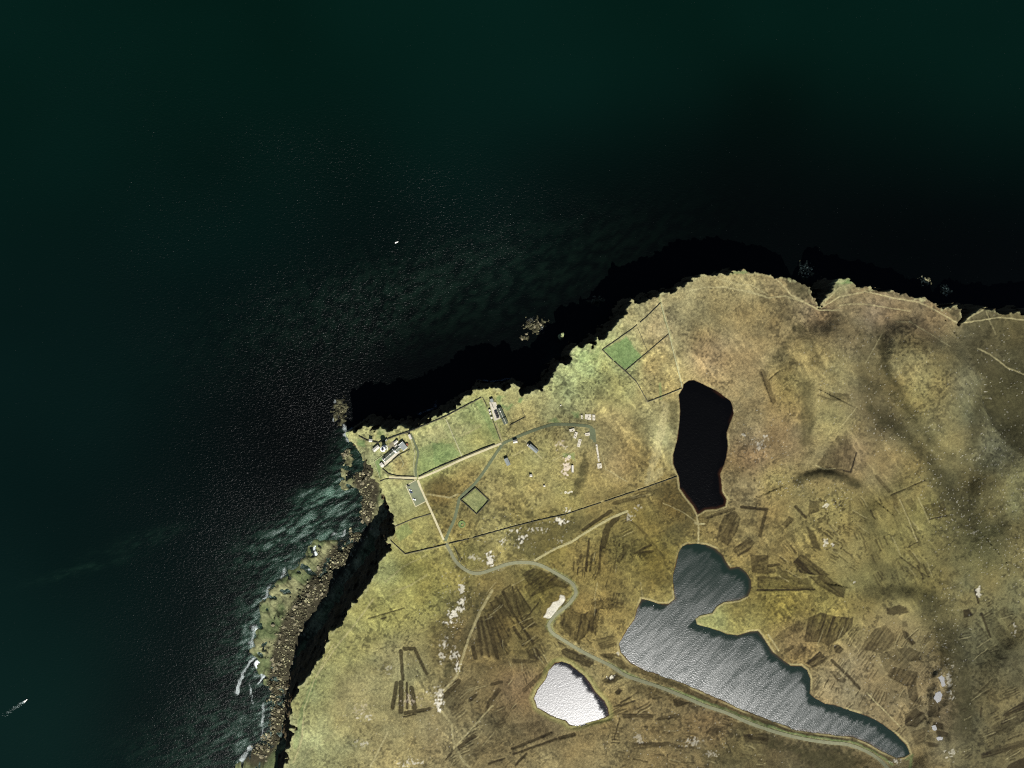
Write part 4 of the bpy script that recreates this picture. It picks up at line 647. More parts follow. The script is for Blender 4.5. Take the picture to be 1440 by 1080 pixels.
# ------------------------------------------------------------------ roads, drives, yards
def smooth_pl(pl, step=2.0):
    out = []
    n = len(pl)
    for i in range(n - 1):
        p0, p1, p2, p3 = pl[max(i - 1, 0)], pl[i], pl[i + 1], pl[min(i + 2, n - 1)]
        k = max(1, int(math.dist(p1, p2) / step))
        for j in range(k):
            t = j / k
            out.append(tuple(.5 * (2 * b + (c - a) * t + (2 * a - 5 * b + 4 * c - d) * t * t + (3 * b - a - 3 * c + d) * t ** 3) for a, b, c, d in zip(p0, p1, p2, p3)))
    out.append(pl[-1]); return out
def strip(name, pl, w, m, label, dz=.12, cross=3, smooth=True, jit=.25):
    pts = smooth_pl(pl) if smooth else pl
    V = []; Fc = []
    for i, p in enumerate(pts):
        a = pts[max(i - 1, 0)]; b = pts[min(i + 1, len(pts) - 1)]; L = math.dist(a, b) or 1; nx, ny = -(b[1] - a[1]) / L, (b[0] - a[0]) / L
        ww = w * (1 + random.uniform(-jit, jit) * .35)
        for j in range(cross):
            o = (j / (cross - 1) - .5) * ww; q = G(p[0] + nx * o, p[1] + ny * o, 0, ZROAD); V.append((q[0], q[1], q[2] + dz + (.05 if 0 < j < cross - 1 else 0)))
    for i in range(len(pts) - 1):
        for j in range(cross - 1): k = i * cross + j; Fc.append((k, k + cross, k + cross + 1, k + 1))
    return tag(newmesh(name, V, Fc, m), label, None, kind='structure')
strip('road', main_road, 4.6, M_ROAD, 'single-track grey-green road winding south past the lochs', .16)
strip('road', side_road, 4.0, M_ROAD2, 'dark tarmac side road curving up to the old camp', .13)
strip('track', drive_sw, 3.0, M_CONC, 'pale straight drive from the gate to the car park', .20)
strip('track', drive_ne, 3.0, M_CONC, 'pale track below the walled fields', .205)
strip('track', drive_w, 3.2, M_CONC, 'pale track curving west towards the lighthouse garden', .21)
strip('track', drive_n, 3.2, M_ROAD2, 'grey drive leading north to the lighthouse yard', .17)
strip('track', drive_st, 2.6, M_TRACK, 'narrow pale drive to the grey-roofed station', .17)
strip('track', hut_track, 2.2, M_TRACK, 'short pale track past the long hut', .17)
strip('track', moor_track, 2.6, M_TRACK, 'straight pale moor track leading north-east from the road', .14, jit=1.2)
def qpatch(name, c, m, label, dz=.15, n=10, k=10):
    V = []; Fc = []
    for i in range(n + 1):
        for j in range(k + 1):
            u, v = i / n, j / k
            p = [(c[0][t] * (1 - u) + c[1][t] * u) * (1 - v) + (c[3][t] * (1 - u) + c[2][t] * u) * v for t in (0, 1)]
            V.append(G(p[0], p[1], dz, ZROAD))
    for i in range(n):
        for j in range(k): a = i * (k + 1) + j; Fc.append((a, a + 1, a + k + 2, a + k + 1))
    return tag(newmesh(name, V, Fc, m), label, None, kind='structure')
qpatch('car_park', [car_park[0], car_park[1], car_park[2], car_park[3]], M_PARK, 'rectangular grey car park beside the drive', .22)
for a, b in ((0, 1), (0, 3), (3, 2)): strip('kerb', [car_park[a], car_park[b]], 1.1, M_CONC, 'pale edging of the car park', .30, 2)
qpatch('parking_area', [(829, 602), (837, 603), (838.5, 623), (829, 616)], M_ROAD2, 'widened dark tarmac end of the side road', .19)
qpatch('yard', [(687.8, 565.5), (697.5, 565.5), (704, 588.5), (695.5, 592)], M_PEBB, 'white concrete yard of the station', .2)
qpatch('terrace', [(538.5, 651), (541.5, 654.5), (562.5, 636), (559.5, 632)], M_PEBB, 'white paved terrace in front of the cottages', .2)
qpatch('yard', [(545, 628), (552, 620), (561, 624), (551, 633)], mat('yard_gravel', alb(150, 142, 112), .95, .2, .6), 'gravel yard behind the lighthouse cottages', .12)

# ------------------------------------------------------------------ walls
def wall(pl, label, h=1.5, w=.9, m=None, gaps=(), name='stone_wall', cat='wall', step=2.5):
    pts = []
    for a, b in zip(pl[:-1], pl[1:]):
        k = max(1, int(math.dist(a, b) / step)); pts += [(a[0] + (b[0] - a[0]) * i / k, a[1] + (b[1] - a[1]) * i / k) for i in range(k)]
    pts.append(pl[-1]); V = []; Fc = []
    prof = ((-.5, -.6), (-.42, 1), (.42, 1), (.5, -.6))
    for i, p in enumerate(pts):
        a = pts[max(i - 1, 0)]; b = pts[min(i + 1, len(pts) - 1)]; L = math.dist(a, b) or 1; nx, ny = -(b[1] - a[1]) / L, (b[0] - a[0]) / L
        q = G(*p); hh = h * random.uniform(.78, 1.12); jx_, jy_ = random.uniform(-.12, .12), random.uniform(-.12, .12)
        for o, zz in prof: V.append((q[0] + nx * o * w + jx_, q[1] - ny * o * w + jy_, q[2] + (hh if zz > 0 else -.8)))
    for i in range(len(pts) - 1):
        if any(g[0] <= i / len(pts) <= g[1] for g in gaps): continue
        for j in range(3): k = i * 4 + j; Fc.append((k, k + 1, k + 5, k + 4))
    e = (len(pts) - 1) * 4; Fc += [(0, 1, 2, 3), (e + 3, e + 2, e + 1, e)]
    return tag(newmesh(name, V, Fc, m or M_WALL), label, cat, 'boundary walls of the headland')
wall([(546, 617), (577, 606), (625, 586.5), (677, 559)], 'long dark stone wall along the seaward side of the lighthouse fields', 1.9, 1.1)
wall([(679, 559.5), (685, 572), (692, 588), (704, 620)], 'dark wall between the green field and the station drive', 1.8, 1.1, gaps=((.2, .25),))
wall([(627, 589), (637, 612), (650, 642)], 'pale low wall dividing the two walled fields', 1.0, 1.8, M_WALLP)
wall([(589, 670.5), (612, 659), (650, 643), (678, 631.5), (696, 625)], 'thick dark wall beside the pale track below the fields', 2.2, 1.3)
wall([(538, 659), (547, 666.7), (560, 669.5), (583, 670.3)], 'curved dark wall round the lighthouse garden', 1.7, 1.0)
wall([(535, 677), (541, 674), (548, 673.2), (566, 674), (582, 675)], 'low wall on the south side of the garden track', 1.2, .8)
wall([(582.5, 669), (582, 650), (584, 638), (580, 624), (575.5, 611)], 'low pale wall along the lighthouse drive', 1.0, 1.1, M_WALLP)
wall([(668.7, 685.6), (688, 703.7), (670.6, 723), (648, 703), (668.7, 685.6)], 'square black-walled enclosure of green grass beside the side road', 2.2, 1.3, cat='enclosure')
wall([(549.4, 760), (570, 779), (627.5, 765.6)], 'dark boundary wall from the west cliff to the road gate', 1.6, .9)
wall([(631, 764.4), (662.5, 757), (720, 741), (757.5, 731.5), (795, 723.5)], 'long dark boundary wall running east from the road gate', 1.6, .9, gaps=((.16, .19),))
wall([(795, 723.5), (828, 712.5), (860, 702), (907, 686), (952, 670)], 'boundary wall crossing the moor to the black loch', 1.5, .8, gaps=((.3, .33), (.6, .63)))
wall([(847, 492), (866, 479), (888, 463.5), (908, 447), (929, 426)], 'field wall parallel to the north-western cliff edge', 1.5, .9, gaps=((.55, .6),))
wall([(929, 426), (941, 470), (948, 500), (957, 535), (959, 546)], 'pale boundary dyke running south to the black loch', 1.1, 1.2, M_WALLP)
wall([(847, 492), (862, 507), (879, 522), (895, 537), (911, 565)], 'dark wall on the south-western side of the green field', 1.8, 1.0, gaps=((.2, .23),))
wall([(911, 565), (932, 557), (959, 546)], 'dark wall closing the fields beside the black loch', 1.8, 1.0)
wall([(879, 522), (911, 495), (940, 470)], 'thin wall dividing the cliff-top fields across the middle', 1.4, .8)
wall([(897, 462), (911, 495)], 'short low wall between the pale and the green field', .9, .7)
wall([(504.4, 613), (510, 616), (516.7, 619.4), (532, 622.8), (545, 616.7)], 'curved dark wall leading out to the fog signal', 1.9, 1.1)
wall([(534.4, 672), (530, 659), (526, 649), (540, 639.5)], 'low pale garden wall west of the cottages', 1.1, .8, M_WALLP)
wall([(545, 618), (563, 611), (577, 608)], 'double yard wall behind the lighthouse', 1.7, .9)
wall([(734, 575), (738.3, 586.7), (717.8, 597.8)], 'thin wall round the garden east of the station', 1.2, .7)
wall([(556, 740), (580, 730), (606, 722.5)], 'broken old turf dyke west of the drive', .9, 1.3)
wall([(540.7, 657.5), (562, 639.5), (576.5, 632)], 'dark front wall of the cottage terrace', 1.6, .8)
wall([(561, 640), (568, 652), (565, 657)], 'pale path wall in the lighthouse garden', .8, .7, M_WALLP)
wall([(638.5, 768), (648, 790)], 'short dark ditch bank beside the road bend', 1.2, .9)

# ------------------------------------------------------------------ buildings
def empty(name, loc, rz=0.0):
    o = bpy.data.objects.new(name, None); COL.objects.link(o); o.location = loc; o.rotation_euler = (0, 0, rz); o.empty_display_size = 2; return o
def box(name, x0, x1, y0, y1, z0, z1, m, parent):
    V = [(x, y, z) for z in (z0, z1) for x, y in ((x0, y0), (x1, y0), (x1, y1), (x0, y1))]
    return newmesh(name, V, [(0, 3, 2, 1), (4, 5, 6, 7), (0, 1, 5, 4), (1, 2, 6, 5), (2, 3, 7, 6), (3, 0, 4, 7)], m, parent)
def lathe(name, prof, m, parent, n=20):
    V = []; Fc = []
    for r, z in prof: V += [(r * math.cos(2 * math.pi * i / n), r * math.sin(2 * math.pi * i / n), z) for i in range(n)]
    for k in range(len(prof) - 1):
        for i in range(n): Fc.append((k * n + i, k * n + (i + 1) % n, (k + 1) * n + (i + 1) % n, (k + 1) * n + i))
    Fc.append(tuple(range((len(prof) - 1) * n, len(prof) * n)))
    return newmesh(name, V, Fc, m, parent, False)
def ang(dx, dy): return math.atan2(-dy, dx)
def house(label, px, py, L, Wd, rz, hw=3.0, hr=2.0, wm=None, rm=None, kind='gable', chim=(), name='cottage', cat='building', win_n=3, group=None, coping=False):
    wm = wm or M_WHITE; rm = rm or M_SLATE
    e = empty(name, G(px, py, -.2), rz); l, w = L / 2, Wd / 2; f = 1.2
    if kind == 'gable':
        V = [(-l, -w, -f), (l, -w, -f), (l, w, -f), (-l, w, -f), (-l, -w, hw), (l, -w, hw), (l, w, hw), (-l, w, hw), (-l, 0, hw + hr - .15), (l, 0, hw + hr - .15)]
        newmesh('wall', V, [(0, 1, 5, 4), (1, 2, 6, 9, 5), (2, 3, 7, 6), (3, 0, 4, 8, 7)], wm, e)
        o = .25; t = .18; a = l + o; b = w + o; zz = hw - hr * o / w
        sl = []
        for s in (-1, 1):
            V = [(-a, s * b, zz), (a, s * b, zz), (a, 0, hw + hr), (-a, 0, hw + hr), (-a, s * b, zz + t), (a, s * b, zz + t), (a, 0, hw + hr + t), (-a, 0, hw + hr + t)]
            sl.append(V)
        V = sl[0] + sl[1]; q = [(0, 1, 2, 3), (4, 5, 6, 7), (0, 1, 5, 4), (1, 2, 6, 5), (3, 0, 4, 7)]
        roof = newmesh('roof', V, q + [tuple(i + 8 for i in g) for g in q], rm, e)
        box('ridge', -a, a, -.22, .22, hw + hr + .1, hw + hr + .32, M_ROOFW if rm is M_SLATE else rm, roof)
        if coping:
            for s in (-1, 1): 
                V = [(s * a - .3, -b, zz + .1), (s * a + .3, -b, zz + .1), (s * a + .3, 0, hw + hr + .15), (s * a - .3, 0, hw + hr + .15), (s * a - .3, b, zz + .1), (s * a + .3, b, zz + .1)]
                V += [(x, y, z + .35) for x, y, z in V]
                newmesh('gable_coping', V, [(0, 1, 2, 3), (3, 2, 5, 4), (6, 7, 8, 9), (9, 8, 11, 10), (0, 3, 9, 6), (1, 2, 8, 7), (3, 4, 10, 9), (2, 5, 11, 8), (0, 1, 7, 6), (4, 5, 11, 10)], M_WHITE, roof)
    else:
        box('wall', -l, l, -w, w, -f, hw, wm, e); roof = box('roof', -l - .15, l + .15, -w - .15, w + .15, hw + .004, hw + .3, rm, e)
        box('parapet', -l - .17, l + .17, w - .2, w + .17, hw + .31, hw + .62, wm, roof); box('parapet', -l - .17, l + .17, -w - .17, -w + .2, hw + .31, hw + .62, wm, roof)
    for cx in chim:
        c = box('chimney', cx - .75, cx + .75, -.55, .55, hw + hr * .4, hw + hr + 1.7, M_WHITE, roof); 
        for k in (-.35, .35): box('chimney_pot', cx + k - .15, cx + k + .15, -.15, .15, hw + hr + 1.7, hw + hr + 2.2, M_RUST, c)
    if win_n and hw > 2:
        for i in range(win_n):
            x = -l + (i + .5) * L / win_n
            for s in (-1, 1):
                if s < 0 and i == win_n // 2: box('door', x - .5, x + .5, -w - .06, -w + .05, -.1, 2.0, M_DARK, e)
                else: box('window', x - .45, x + .45, s * w - .06, s * w + .06, .95, 2.1, M_GLASS, e)
    return tag(e, label, cat, group)
A0 = ang(500, -430)
# lighthouse tower
lx, ly, lz = G(541, 630.5, -.3); lh = empty('lighthouse', (lx, ly, lz), A0)
lathe('base_wall', [(4.6, -1.5), (4.6, 1.5), (4.2, 1.5), (4.2, .3)], M_WHITE, lh, 28)
lathe('tower', [(3.2, -1), (3.1, .5), (2.9, .8), (2.55, 8), (2.35, 13.2), (2.9, 13.8), (3.1, 14.1)], M_WHITE, lh, 28)
gl = lathe('gallery', [(2.2, 14.1), (3.5, 14.11), (3.5, 14.45), (2.2, 14.46)], M_ROOFW, lh, 28)
lathe('railing', [(3.42, 15.3), (3.46, 15.3), (3.46, 15.42), (3.38, 15.42), (3.38, 15.3)], M_WHITE, gl, 28)
ln = lathe('lantern', [(1.6, 14.46), (1.6, 15.4), (1.55, 17.4)], M_GLASS, lh, 16)
lathe('lantern_roof', [(1.75, 17.4), (1.6, 17.8), (1.1, 18.4), (.4, 18.8), (.25, 19.3), (.05, 19.5)], M_DARK, ln, 16)
for k in range(3): box('window', -.35, .35, -3.05 + k * .22, -2.5 + k * .1, 2.5 + k * 3.6, 3.6 + k * 3.6, M_GLASS, lh)
box('door', -.5, .5, -3.3, -2.95, .2, 2.2, M_DARK, lh)
tag(lh, 'white round lighthouse tower with dark lantern inside a circular wall', 'lighthouse')
house('long slate-roofed keepers cottage with white gables south of the lighthouse', 547.2, 640.2, 19, 6.4, A0, 3.2, 2.2, chim=(-7, 3.5), win_n=6, coping=True)
house('short dark-roofed cottage at the eastern end of the keepers row', 559.6, 630.8, 8.5, 6.6, A0, 3.2, 2.2, chim=(3.2,), win_n=3, coping=True)
house('flat grey-roofed engine house at the east end of the lighthouse row', 567.2, 627.2, 7.5, 10.5, A0, 4.2, 0, M_WHITE, M_FLATR, 'flat', name='engine_house', win_n=2)
house('white-roofed building west of the lighthouse tower', 529.5, 630.5, 9.5, 4.6, A0, 3.4, 1.2, M_WHITE, M_ROOFW, win_n=3, name='store_building')
house('small white shed on the north side of the lighthouse yard', 557, 621.8, 6.5, 3, A0, 3.0, .8, M_WHITE, M_ROOFW, win_n=2, name='shed')
house('tiny white outhouse behind the short cottage', 557.2, 627, 4, 2.2, A0, 2.5, .6, M_WHITE, M_ROOFW, win_n=0, name='shed')
house('white outbuilding at the southern end of the keepers row', 537.6, 653.6, 4, 6, A0, 3.4, 1.0, M_WHITE, M_ROOFW, win_n=2, name='shed')
house('narrow white garage at the head of the lighthouse drive', 577, 614, 6.6, 2.8, ang(20, 45), 2.8, .8, M_WHITE, M_ROOFW, win_n=2, name='garage')
house('small white fog signal house on the cliff-top wall', 522, 619.3, 4, 3.6, 0, 5.0, .8, M_WHITE, M_ROOFW, win_n=1, name='fog_signal_house')
house('small dark store by the lighthouse yard wall', 543.4, 618.7, 3, 2.4, A0, 2.4, .6, M_SAND, M_SLATE, win_n=0, name='shed')
tk = empty('oil_tank', G(572.6, 625, 0), 0); lathe('shell', [(1.9, -.6), (1.9, 2.0), (1.7, 2.3)], M_RUST, tk, 18); lathe('lid', [(1.2, 2.3), (1.2, 2.45), (.3, 2.6)], M_RUST, tk, 14)
tag(tk, 'reddish round tank beside the flat-roofed engine house', 'tank')
# station with the grey roof
AS = ang(140, 310)
house('long grey-roofed station building beside the white yard', 704.6, 580.5, 14, 6.2, AS, 4.0, 1.6, M_WHITE, M_SLATE, win_n=5, name='station_building', chim=(-2.5,))
house('lower grey-roofed southern end of the station', 710, 592, 8.5, 6, AS, 3.4, 1.2, M_WHITE, M_SLATE, win_n=2, name='station_building')
for i, (x, y, q) in enumerate(((697.4, 579.6, 'northern'), (698.8, 583, 'middle'), (700.1, 586.4, 'southern'))):
    house('%s one of three annexes on the white yard, shadow painted as black roof' % q, x, y, 2.0, 3.6, AS, 3.0, .5, M_SAND, M_DARK, win_n=0, name='annexe', group='annexes of the station yard')  # black roofs paint in the shadows of these sheds
house('small square dark blockhouse at the north end of the white yard', 691.5, 563.2, 4.5, 4.5, AS, 4.5, 0, M_SAND, M_FLATR, 'flat', name='blockhouse', win_n=1)
for x, y, q in ((688.6, 577, 'northernmost small pale pillbox on the west edge of the station yard'), (689.6, 581.5, 'middle small pale pillbox on the west edge of the station yard'), (691.5, 587.5, 'southernmost small pale pillbox on the west edge of the station yard')):
    house(q, x, y, 2.4, 2.4, AS, 2.8, 0, M_PEBB, M_ROOFW, 'flat', name='pillbox', win_n=0, group='pillboxes by the yard')
gt = empty('gantry', G(693, 571.5, .2), AS)
for sx in (-1, 1): box('post', sx * 2.2 - .2, sx * 2.2 + .2, -.2, .2, 0, 3, M_DARK, gt)
box('crossbar', -2.5, 2.5, -.18, .18, 3.004, 3.3, M_DARK, gt); tag(gt, 'dark metal frame standing in the middle of the white yard', 'gantry')
house('white hut at the start of the hut track by the side road', 724.5, 620.5, 5.5, 4, ang(50, -10), 3.8, 1.6, M_WHITE, M_ROOFW, win_n=2, name='hut')
house('long grey-roofed hut below the curving side road', 750, 630.5, 14, 4.8, ang(120, 100), 4.0, 1.5, M_WHITE, M_FLATR, win_n=5, name='hut')
house('small pale shed at the north-west end of the long hut', 743, 626, 3, 2.4, ang(120, 100), 2.4, .6, M_WHITE, M_ROOFW, win_n=0, name='shed')
house('isolated dark-walled hut with a grey roof east of the side road', 713.3, 649, 10, 5, ang(45, 95), 3.6, 1.2, M_SAND, M_FLATR, win_n=3, name='hut')
house('lone tiny white hut on the grass south of the long hut', 746.6, 668.3, 3.2, 3, 0, 3.2, .8, M_WHITE, M_ROOFW, win_n=1, name='hut')
house('second tiny pale hut, south-east of the lone white hut', 765.5, 683, 2, 2, 0, 2.2, .4, M_PEBB, M_ROOFW, win_n=0, name='hut')
house('narrow white roofless strip hut beside the pinkish rubble', 805, 659, 2.4, 9.5, 0, 3.0, 0, M_PEBB, M_ROOFW, 'flat', name='ruined_hut', win_n=0)
def slab(px, py, L, Wd, rz, h, label, rubble=True):
    e = empty('concrete_base', G(px, py, 0), rz); box('slab', -L / 2, L / 2, -Wd / 2, Wd / 2, -.8, h, M_PEBB, e)
    rr = random.Random(px)
    if rubble:
        for i in range(4):
            x = rr.uniform(-L / 2 + .4, L / 2 - .4); y = rr.uniform(-Wd / 2 + .4, Wd / 2 - .4); s = rr.uniform(.3, .7); box('broken_block', x - s, x + s, y - s * .6, y + s * .6, h + .002, h + s * 1.2, M_SAND, e)
    return tag(e, label, 'foundation', 'concrete bases of the old camp')
for a in ((818.2, 587, 2.2, 7, 0, .5, 'westernmost of three white concrete bases north of the side road'), (827, 586.6, 8.5, 8, 0, .6, 'broad middle white concrete base north of the side road'), (835, 587, 3.8, 8, 0, .7, 'easternmost white concrete base north of the side road'),
          (804.4, 605, 7, 4, ang(60, -15), .6, 'white concrete base just south of the side road, north end of a row'), (809.3, 612, 4, 9, ang(30, 10) , .5, 'middle oblong white base in the row south of the side road'), (814.5, 623, 4.2, 11, ang(30, 8), .6, 'southern long white base in the row beside the trenches'),
          (824.4, 611, 10, 4, ang(60, -10), .4, 'broad pale base beside the widened tarmac'), (840.5, 637, 2.4, 24, ang(20, -3), .4, 'very long thin white concrete strip running south'), (843, 655, 6, 7, ang(20, -3), .5, 'square white base at the foot of the long concrete strip')): slab(*a)
wt = empty('water_tank', G(800.5, 642.5, 0), 0); lathe('rim', [(2.6, -.5), (2.6, .8), (2.2, .8), (2.2, .2)], M_PEBB, wt, 20); lathe('floor', [(2.2, -.3), (2.2, .15)], M_SLATE, wt, 20); tag(wt, 'round pale tank base above the pinkish rubble', 'tank')
ck = empty('stone_ring', G(649.5, 737, -.1), 0); lathe('bank', [(6, -.8), (4.6, 1.0), (3.6, .9), (2.6, .1)], mat('turf', alb(120, 140, 80), .95, .3, .8), ck, 20); lathe('cairn', [(1.4, -.3), (1.0, .7), (.3, 1.1)], M_BOULD, ck, 9); tag(ck, 'small round turf bank with a pale cairn east of the side road', 'cairn')
mn = empty('memorial_post', G(788.5, 570, 0), 0); box('plinth', -.9, .9, -.9, .9, -.4, .6, M_PEBB, mn); lathe('pillar', [(.5, .6), (.4, 2.2), (.3, 2.4)], M_WHITE, mn, 10); tag(mn, 'small white pillar alone on the grass north of the side road', 'pillar')

# ------------------------------------------------------------------ cars in the car park
def car(label, px, py, rz, body):
    e = empty('car', G(px, py, .22, ZROAD), rz)
    pr = [(-2.1, .35), (-2.15, .75), (-1.9, .92), (-.95, .98), (1.2, .98), (2.0, .9), (2.12, .6), (2.1, .35)]
    def ext(name, pr, w0, w1, m):
        n = len(pr); zt = max(p[1] for p in pr); zb = min(p[1] for p in pr)
        V = [(x, s * (w0 + (w1 - w0) * (z - zb) / (zt - zb)), z) for s in (-1, 1) for x, z in pr]
        return newmesh(name, V, [tuple(range(n - 1, -1, -1)), tuple(range(n, 2 * n))] + [(i, (i + 1) % n, n + (i + 1) % n, n + i) for i in range(n)], m, e)
    ext('body', pr, .86, .84, body)
    ext('windows', [(-1.75, .97), (-1.3, 1.4), (.5, 1.42), (1.15, .97)], .82, .64, M_GLASS)
    box('roof', -1.25, .45, -.62, .62, 1.415, 1.46, body, e)
    for x in (-1.35, 1.35):
        for y in (-.83, .83):
            n = 12; V = [(x + .33 * math.cos(2 * math.pi * i / n), y + s, .33 + .33 * math.sin(2 * math.pi * i / n)) for s in (-.1, .1) for i in range(n)]
            newmesh('wheel', V, [tuple(range(n)), tuple(range(2 * n - 1, n - 1, -1))] + [(i, (i + 1) % n, n + (i + 1) % n, n + i) for i in range(n)], M_DARK, e)
    for y in (-.6, .6): box('headlight', 2.08, 2.14, y - .17, y + .17, .6, .75, M_ROOFW, e)
    return tag(e, label, 'car', 'cars in the car park')
P1 = mat('black_car_paint', (.012, .012, .016), .25, .1, 3, .5); P2 = mat('silver_car_paint', (.45, .46, .48), .3, .05, 3, .5); P3 = mat('blue_car_paint', (.02, .035, .09), .3, .05, 3, .5); P4 = mat('white_car_paint', (.7, .7, .68), .3, .05, 3, .5)
car('black car parked alone at the northern corner of the car park', 574.3, 682.6, ang(2, 1), P1); car('silver car, upper of the two parked side by side', 576.9, 688.9, ang(2, .9), P2)
car('blue car, lower of the two parked side by side', 578.2, 692, ang(2, .9), P3); car('white car parked alone near the southern end of the car park', 582.6, 702.2, ang(2, .9), P4)

# ------------------------------------------------------------------ boats
def boat(label, px, py, rz, L, wake=0):
    x, y = W(px, py, 0); e = empty('boat', (x, y, 0), rz)
    st = [(-.5, .34), (-.3, .40), (0, .40), (.25, .30), (.42, .14), (.5, .01)]; V = []; w = L * .34
    for z, k in ((-.4, .75), (.9, 1.0)):
        V += [(a * L, b * w * k, z + (a + .5) * .5 * (z > 0)) for a, b in st] + [(a * L, -b * w * k, z + (a + .5) * .5 * (z > 0)) for a, b in st[::-1]]
    n = 12; newmesh('hull', V, [tuple(range(n, 2 * n))] + [(i, (i + 1) % n, n + (i + 1) % n, n + i) for i in range(n)], M_WHITE, e)
    c = box('cabin', -.12 * L, .18 * L, -.2 * w, .2 * w, 1.0, 2.4, M_WHITE, e); box('windscreen', .18 * L + .004, .18 * L + .06, -.18 * w, .18 * w, 1.7, 2.2, M_GLASS, c)
    return tag(e, label, 'boat')
boat('small white motor boat trailing a foaming wake in the lower left sea', 36.5, 985, ang(21, -18), 7)
boat('tiny white boat alone on the open sea north of the headland', 558, 341, .4, 5.5)
M_FOAM = mat('foam', (.14, .18, .17), .9, .3, .8, .1)
V = []; Fc = []; rw = random.Random(3)
for i in range(190):
    t = rw.random() ** 1.5; cx = 35 - 36 * t; cy = 986 + 25 * t; o = rw.gauss(0, 1) * (.9 + 1.2 * t)
    if rw.random() < t * .55: continue
    x, y = W(cx + o * .6, cy + o * .75, 0); r = rw.uniform(.18, .45) * (1 - .6 * t); k = len(V)
    V += [(x + r * 1.8 * math.cos(a + .6), y + r * math.sin(a), .35 + rw.uniform(0, .1)) for a in (0, 1.2, 2.5, 3.7, 5)]; Fc.append(tuple(range(k, k + 5)))
tag(newmesh('wake_foam', V, Fc, M_FOAM), 'foam of the wake behind the motor boat', None, kind='stuff')

# ------------------------------------------------------------------ boulders, sea stacks
t_ = (1 + 5 ** .5) / 2
IV = np.array([(-1, t_, 0), (1, t_, 0), (-1, -t_, 0), (1, -t_, 0), (0, -1, t_), (0, 1, t_), (0, -1, -t_), (0, 1, -t_), (t_, 0, -1), (t_, 0, 1), (-t_, 0, -1), (-t_, 0, 1)]) / 1.9
IF = np.array([(0, 11, 5), (0, 5, 1), (0, 1, 7), (0, 7, 10), (0, 10, 11), (1, 5, 9), (5, 11, 4), (11, 10, 2), (10, 7, 6), (7, 1, 8), (3, 9, 4), (3, 4, 2), (3, 2, 6), (3, 6, 8), (3, 8, 9), (4, 9, 5), (2, 4, 11), (6, 2, 10), (8, 6, 7), (9, 8, 1)])
def tz(x, y):      # terrain height from the built grid
    i = int(np.clip(np.searchsorted(ax, x), 1, len(ax) - 1)); j = int(np.clip(np.searchsorted(ay, y), 1, len(ay) - 1)); return float(Z[j, i])
def shard(sc, r):
    d = IV * (1 + r.uniform(-.28, .28, (12, 1))); a = r.uniform(0, 6.28); c, s = math.cos(a), math.sin(a)
    d = d * np.array([1.25, .85, .65]) * sc; return np.stack([d[:, 0] * c - d[:, 1] * s, d[:, 0] * s + d[:, 1] * c, d[:, 2]], -1)
rb = np.random.default_rng(11)
cum = np.cumsum([0] + [math.dist(a, b) for a, b in zip(bl_line[:-1], bl_line[1:])])
spots = []
for _ in range(3600):
    q = rb.random() * cum[-1]; k = int(np.searchsorted(cum, q)) - 1; k = max(0, min(k, len(bl_line) - 2)); f = (q - cum[k]) / (cum[k + 1] - cum[k]); a, b = bl_line[k], bl_line[k + 1]
    o = rb.normal(2, 9.5); L = math.dist(a, b); px = a[0] + (b[0] - a[0]) * f - (b[1] - a[1]) / L * o; py = a[1] + (b[1] - a[1]) * f + (b[0] - a[0]) / L * o
    spots.append((px, py, .25 + rb.gamma(1.0, .55)))
for sx, sy, rx, ry in skerries[:7]:
    for _ in range(int(rx * ry * 1.3)): spots.append((sx + rb.normal(0, rx * .55), sy + rb.normal(0, ry * .55), .35 + rb.gamma(1.5, .35)))
for _ in range(500): u = rb.random(); spots.append((505 - 30 * u + rb.normal(0, 5), 606 + 40 * u + rb.normal(0, 8), .4 + rb.gamma(1.5, .4)))
VV = []; FF = []; CC = []; nb = 0; big = []
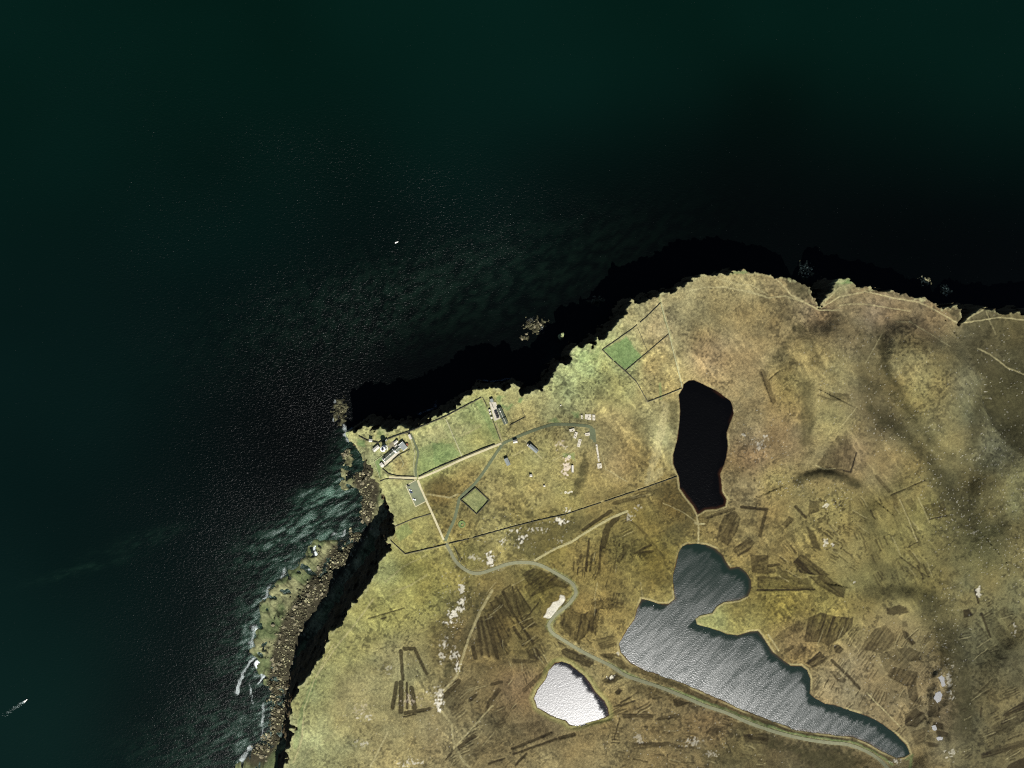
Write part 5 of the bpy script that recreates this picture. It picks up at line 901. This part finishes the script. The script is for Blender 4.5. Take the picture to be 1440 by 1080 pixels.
for px, py, r in spots:
    x, y = W(px, py, 1); z = tz(x, y)
    if z < -1.5 or z > 14: continue
    if r > 2.15 and len(big) < 110: big.append((x, y, z, min(r, 3.2))); continue
    VV.append(shard(min(r, 2.6), rb) + np.array([x, y, z + r * .25])); FF.append(IF + 12 * nb); CC.append(np.tile(np.array(alb(150, 146, 112)) * rb.choice([.25, .5, .8, 1.2, 2.0], p=[.28, .26, .2, .16, .10]) * (3.0 if py < 500 and px > 1100 else (.45 if py < 500 or py < 600 else 1)), (12, 1))); nb += 1  # eastern skerry boulders coloured brighter to paint sunlight through the cliff gaps
sb_ = newmesh('shore_boulders', np.concatenate(VV), np.concatenate(FF), MG); pattr(sb_, 'Col', np.concatenate(CC), 'FLOAT_COLOR')
tag(sb_, 'jumble of pale boulders on the shore below the western cliffs', None, kind='stuff')
protos = []
for i in range(5):
    me = bpy.data.meshes.new('boulder'); me.from_pydata(shard(1.0, rb).tolist(), [], IF.tolist()); me.materials.append(M_BOULD); protos.append(me)
for i, (x, y, z, r) in enumerate(big):
    o = bpy.data.objects.new('boulder', protos[i % 5]); COL.objects.link(o); o.location = (x, y, z + r * .2); o.scale = (r, r, r); o.rotation_euler = (0, 0, rb.uniform(0, 6.28))
    tag(o, 'one of the largest pale boulders among the rubble under the western cliffs', 'boulder', 'largest boulders of the western shore')
def stack(px, py, h, r, label):
    x, y = W(px, py, h); n = 14; V = []; rr = np.random.default_rng(int(px)); lv = 9
    wob = 1 + rr.uniform(-.25, .25, n)
    for k in range(lv):
        t = k / (lv - 1); rad = r * (1.9 - .9 * t ** .6) * (1 + .08 * (k % 2))
        for i in range(n): q = rad * wob[i] * (1 + rr.uniform(-.08, .08)); V.append((x + q * math.cos(6.283 * i / n), y + q * math.sin(6.283 * i / n), -3 + (h + 3) * t + rr.uniform(-.6, .6)))
    Fc = [(k * n + i, k * n + (i + 1) % n, (k + 1) * n + (i + 1) % n, (k + 1) * n + i) for k in range(lv - 1) for i in range(n)]
    V.append((x, y, h + 1.0)); c = len(V) - 1; Fc += [((lv - 1) * n + i, (lv - 1) * n + (i + 1) % n, c) for i in range(n)]
    return tag(newmesh('sea_stack', V, Fc, M_STK), label, 'rock')
M_STK = mat('stack_rock', alb(176, 186, 128), .95, .3, .4, bump=.3)
stack(791.5, 470, 46, 2.6, 'slim grass-capped sea stack rising from the cliff shadow')
stack(489, 611, 22, 4, 'pale rock stack at the western tip of the headland'); stack(497, 606, 30, 2.4, 'narrow rock pinnacle just off the lighthouse point')
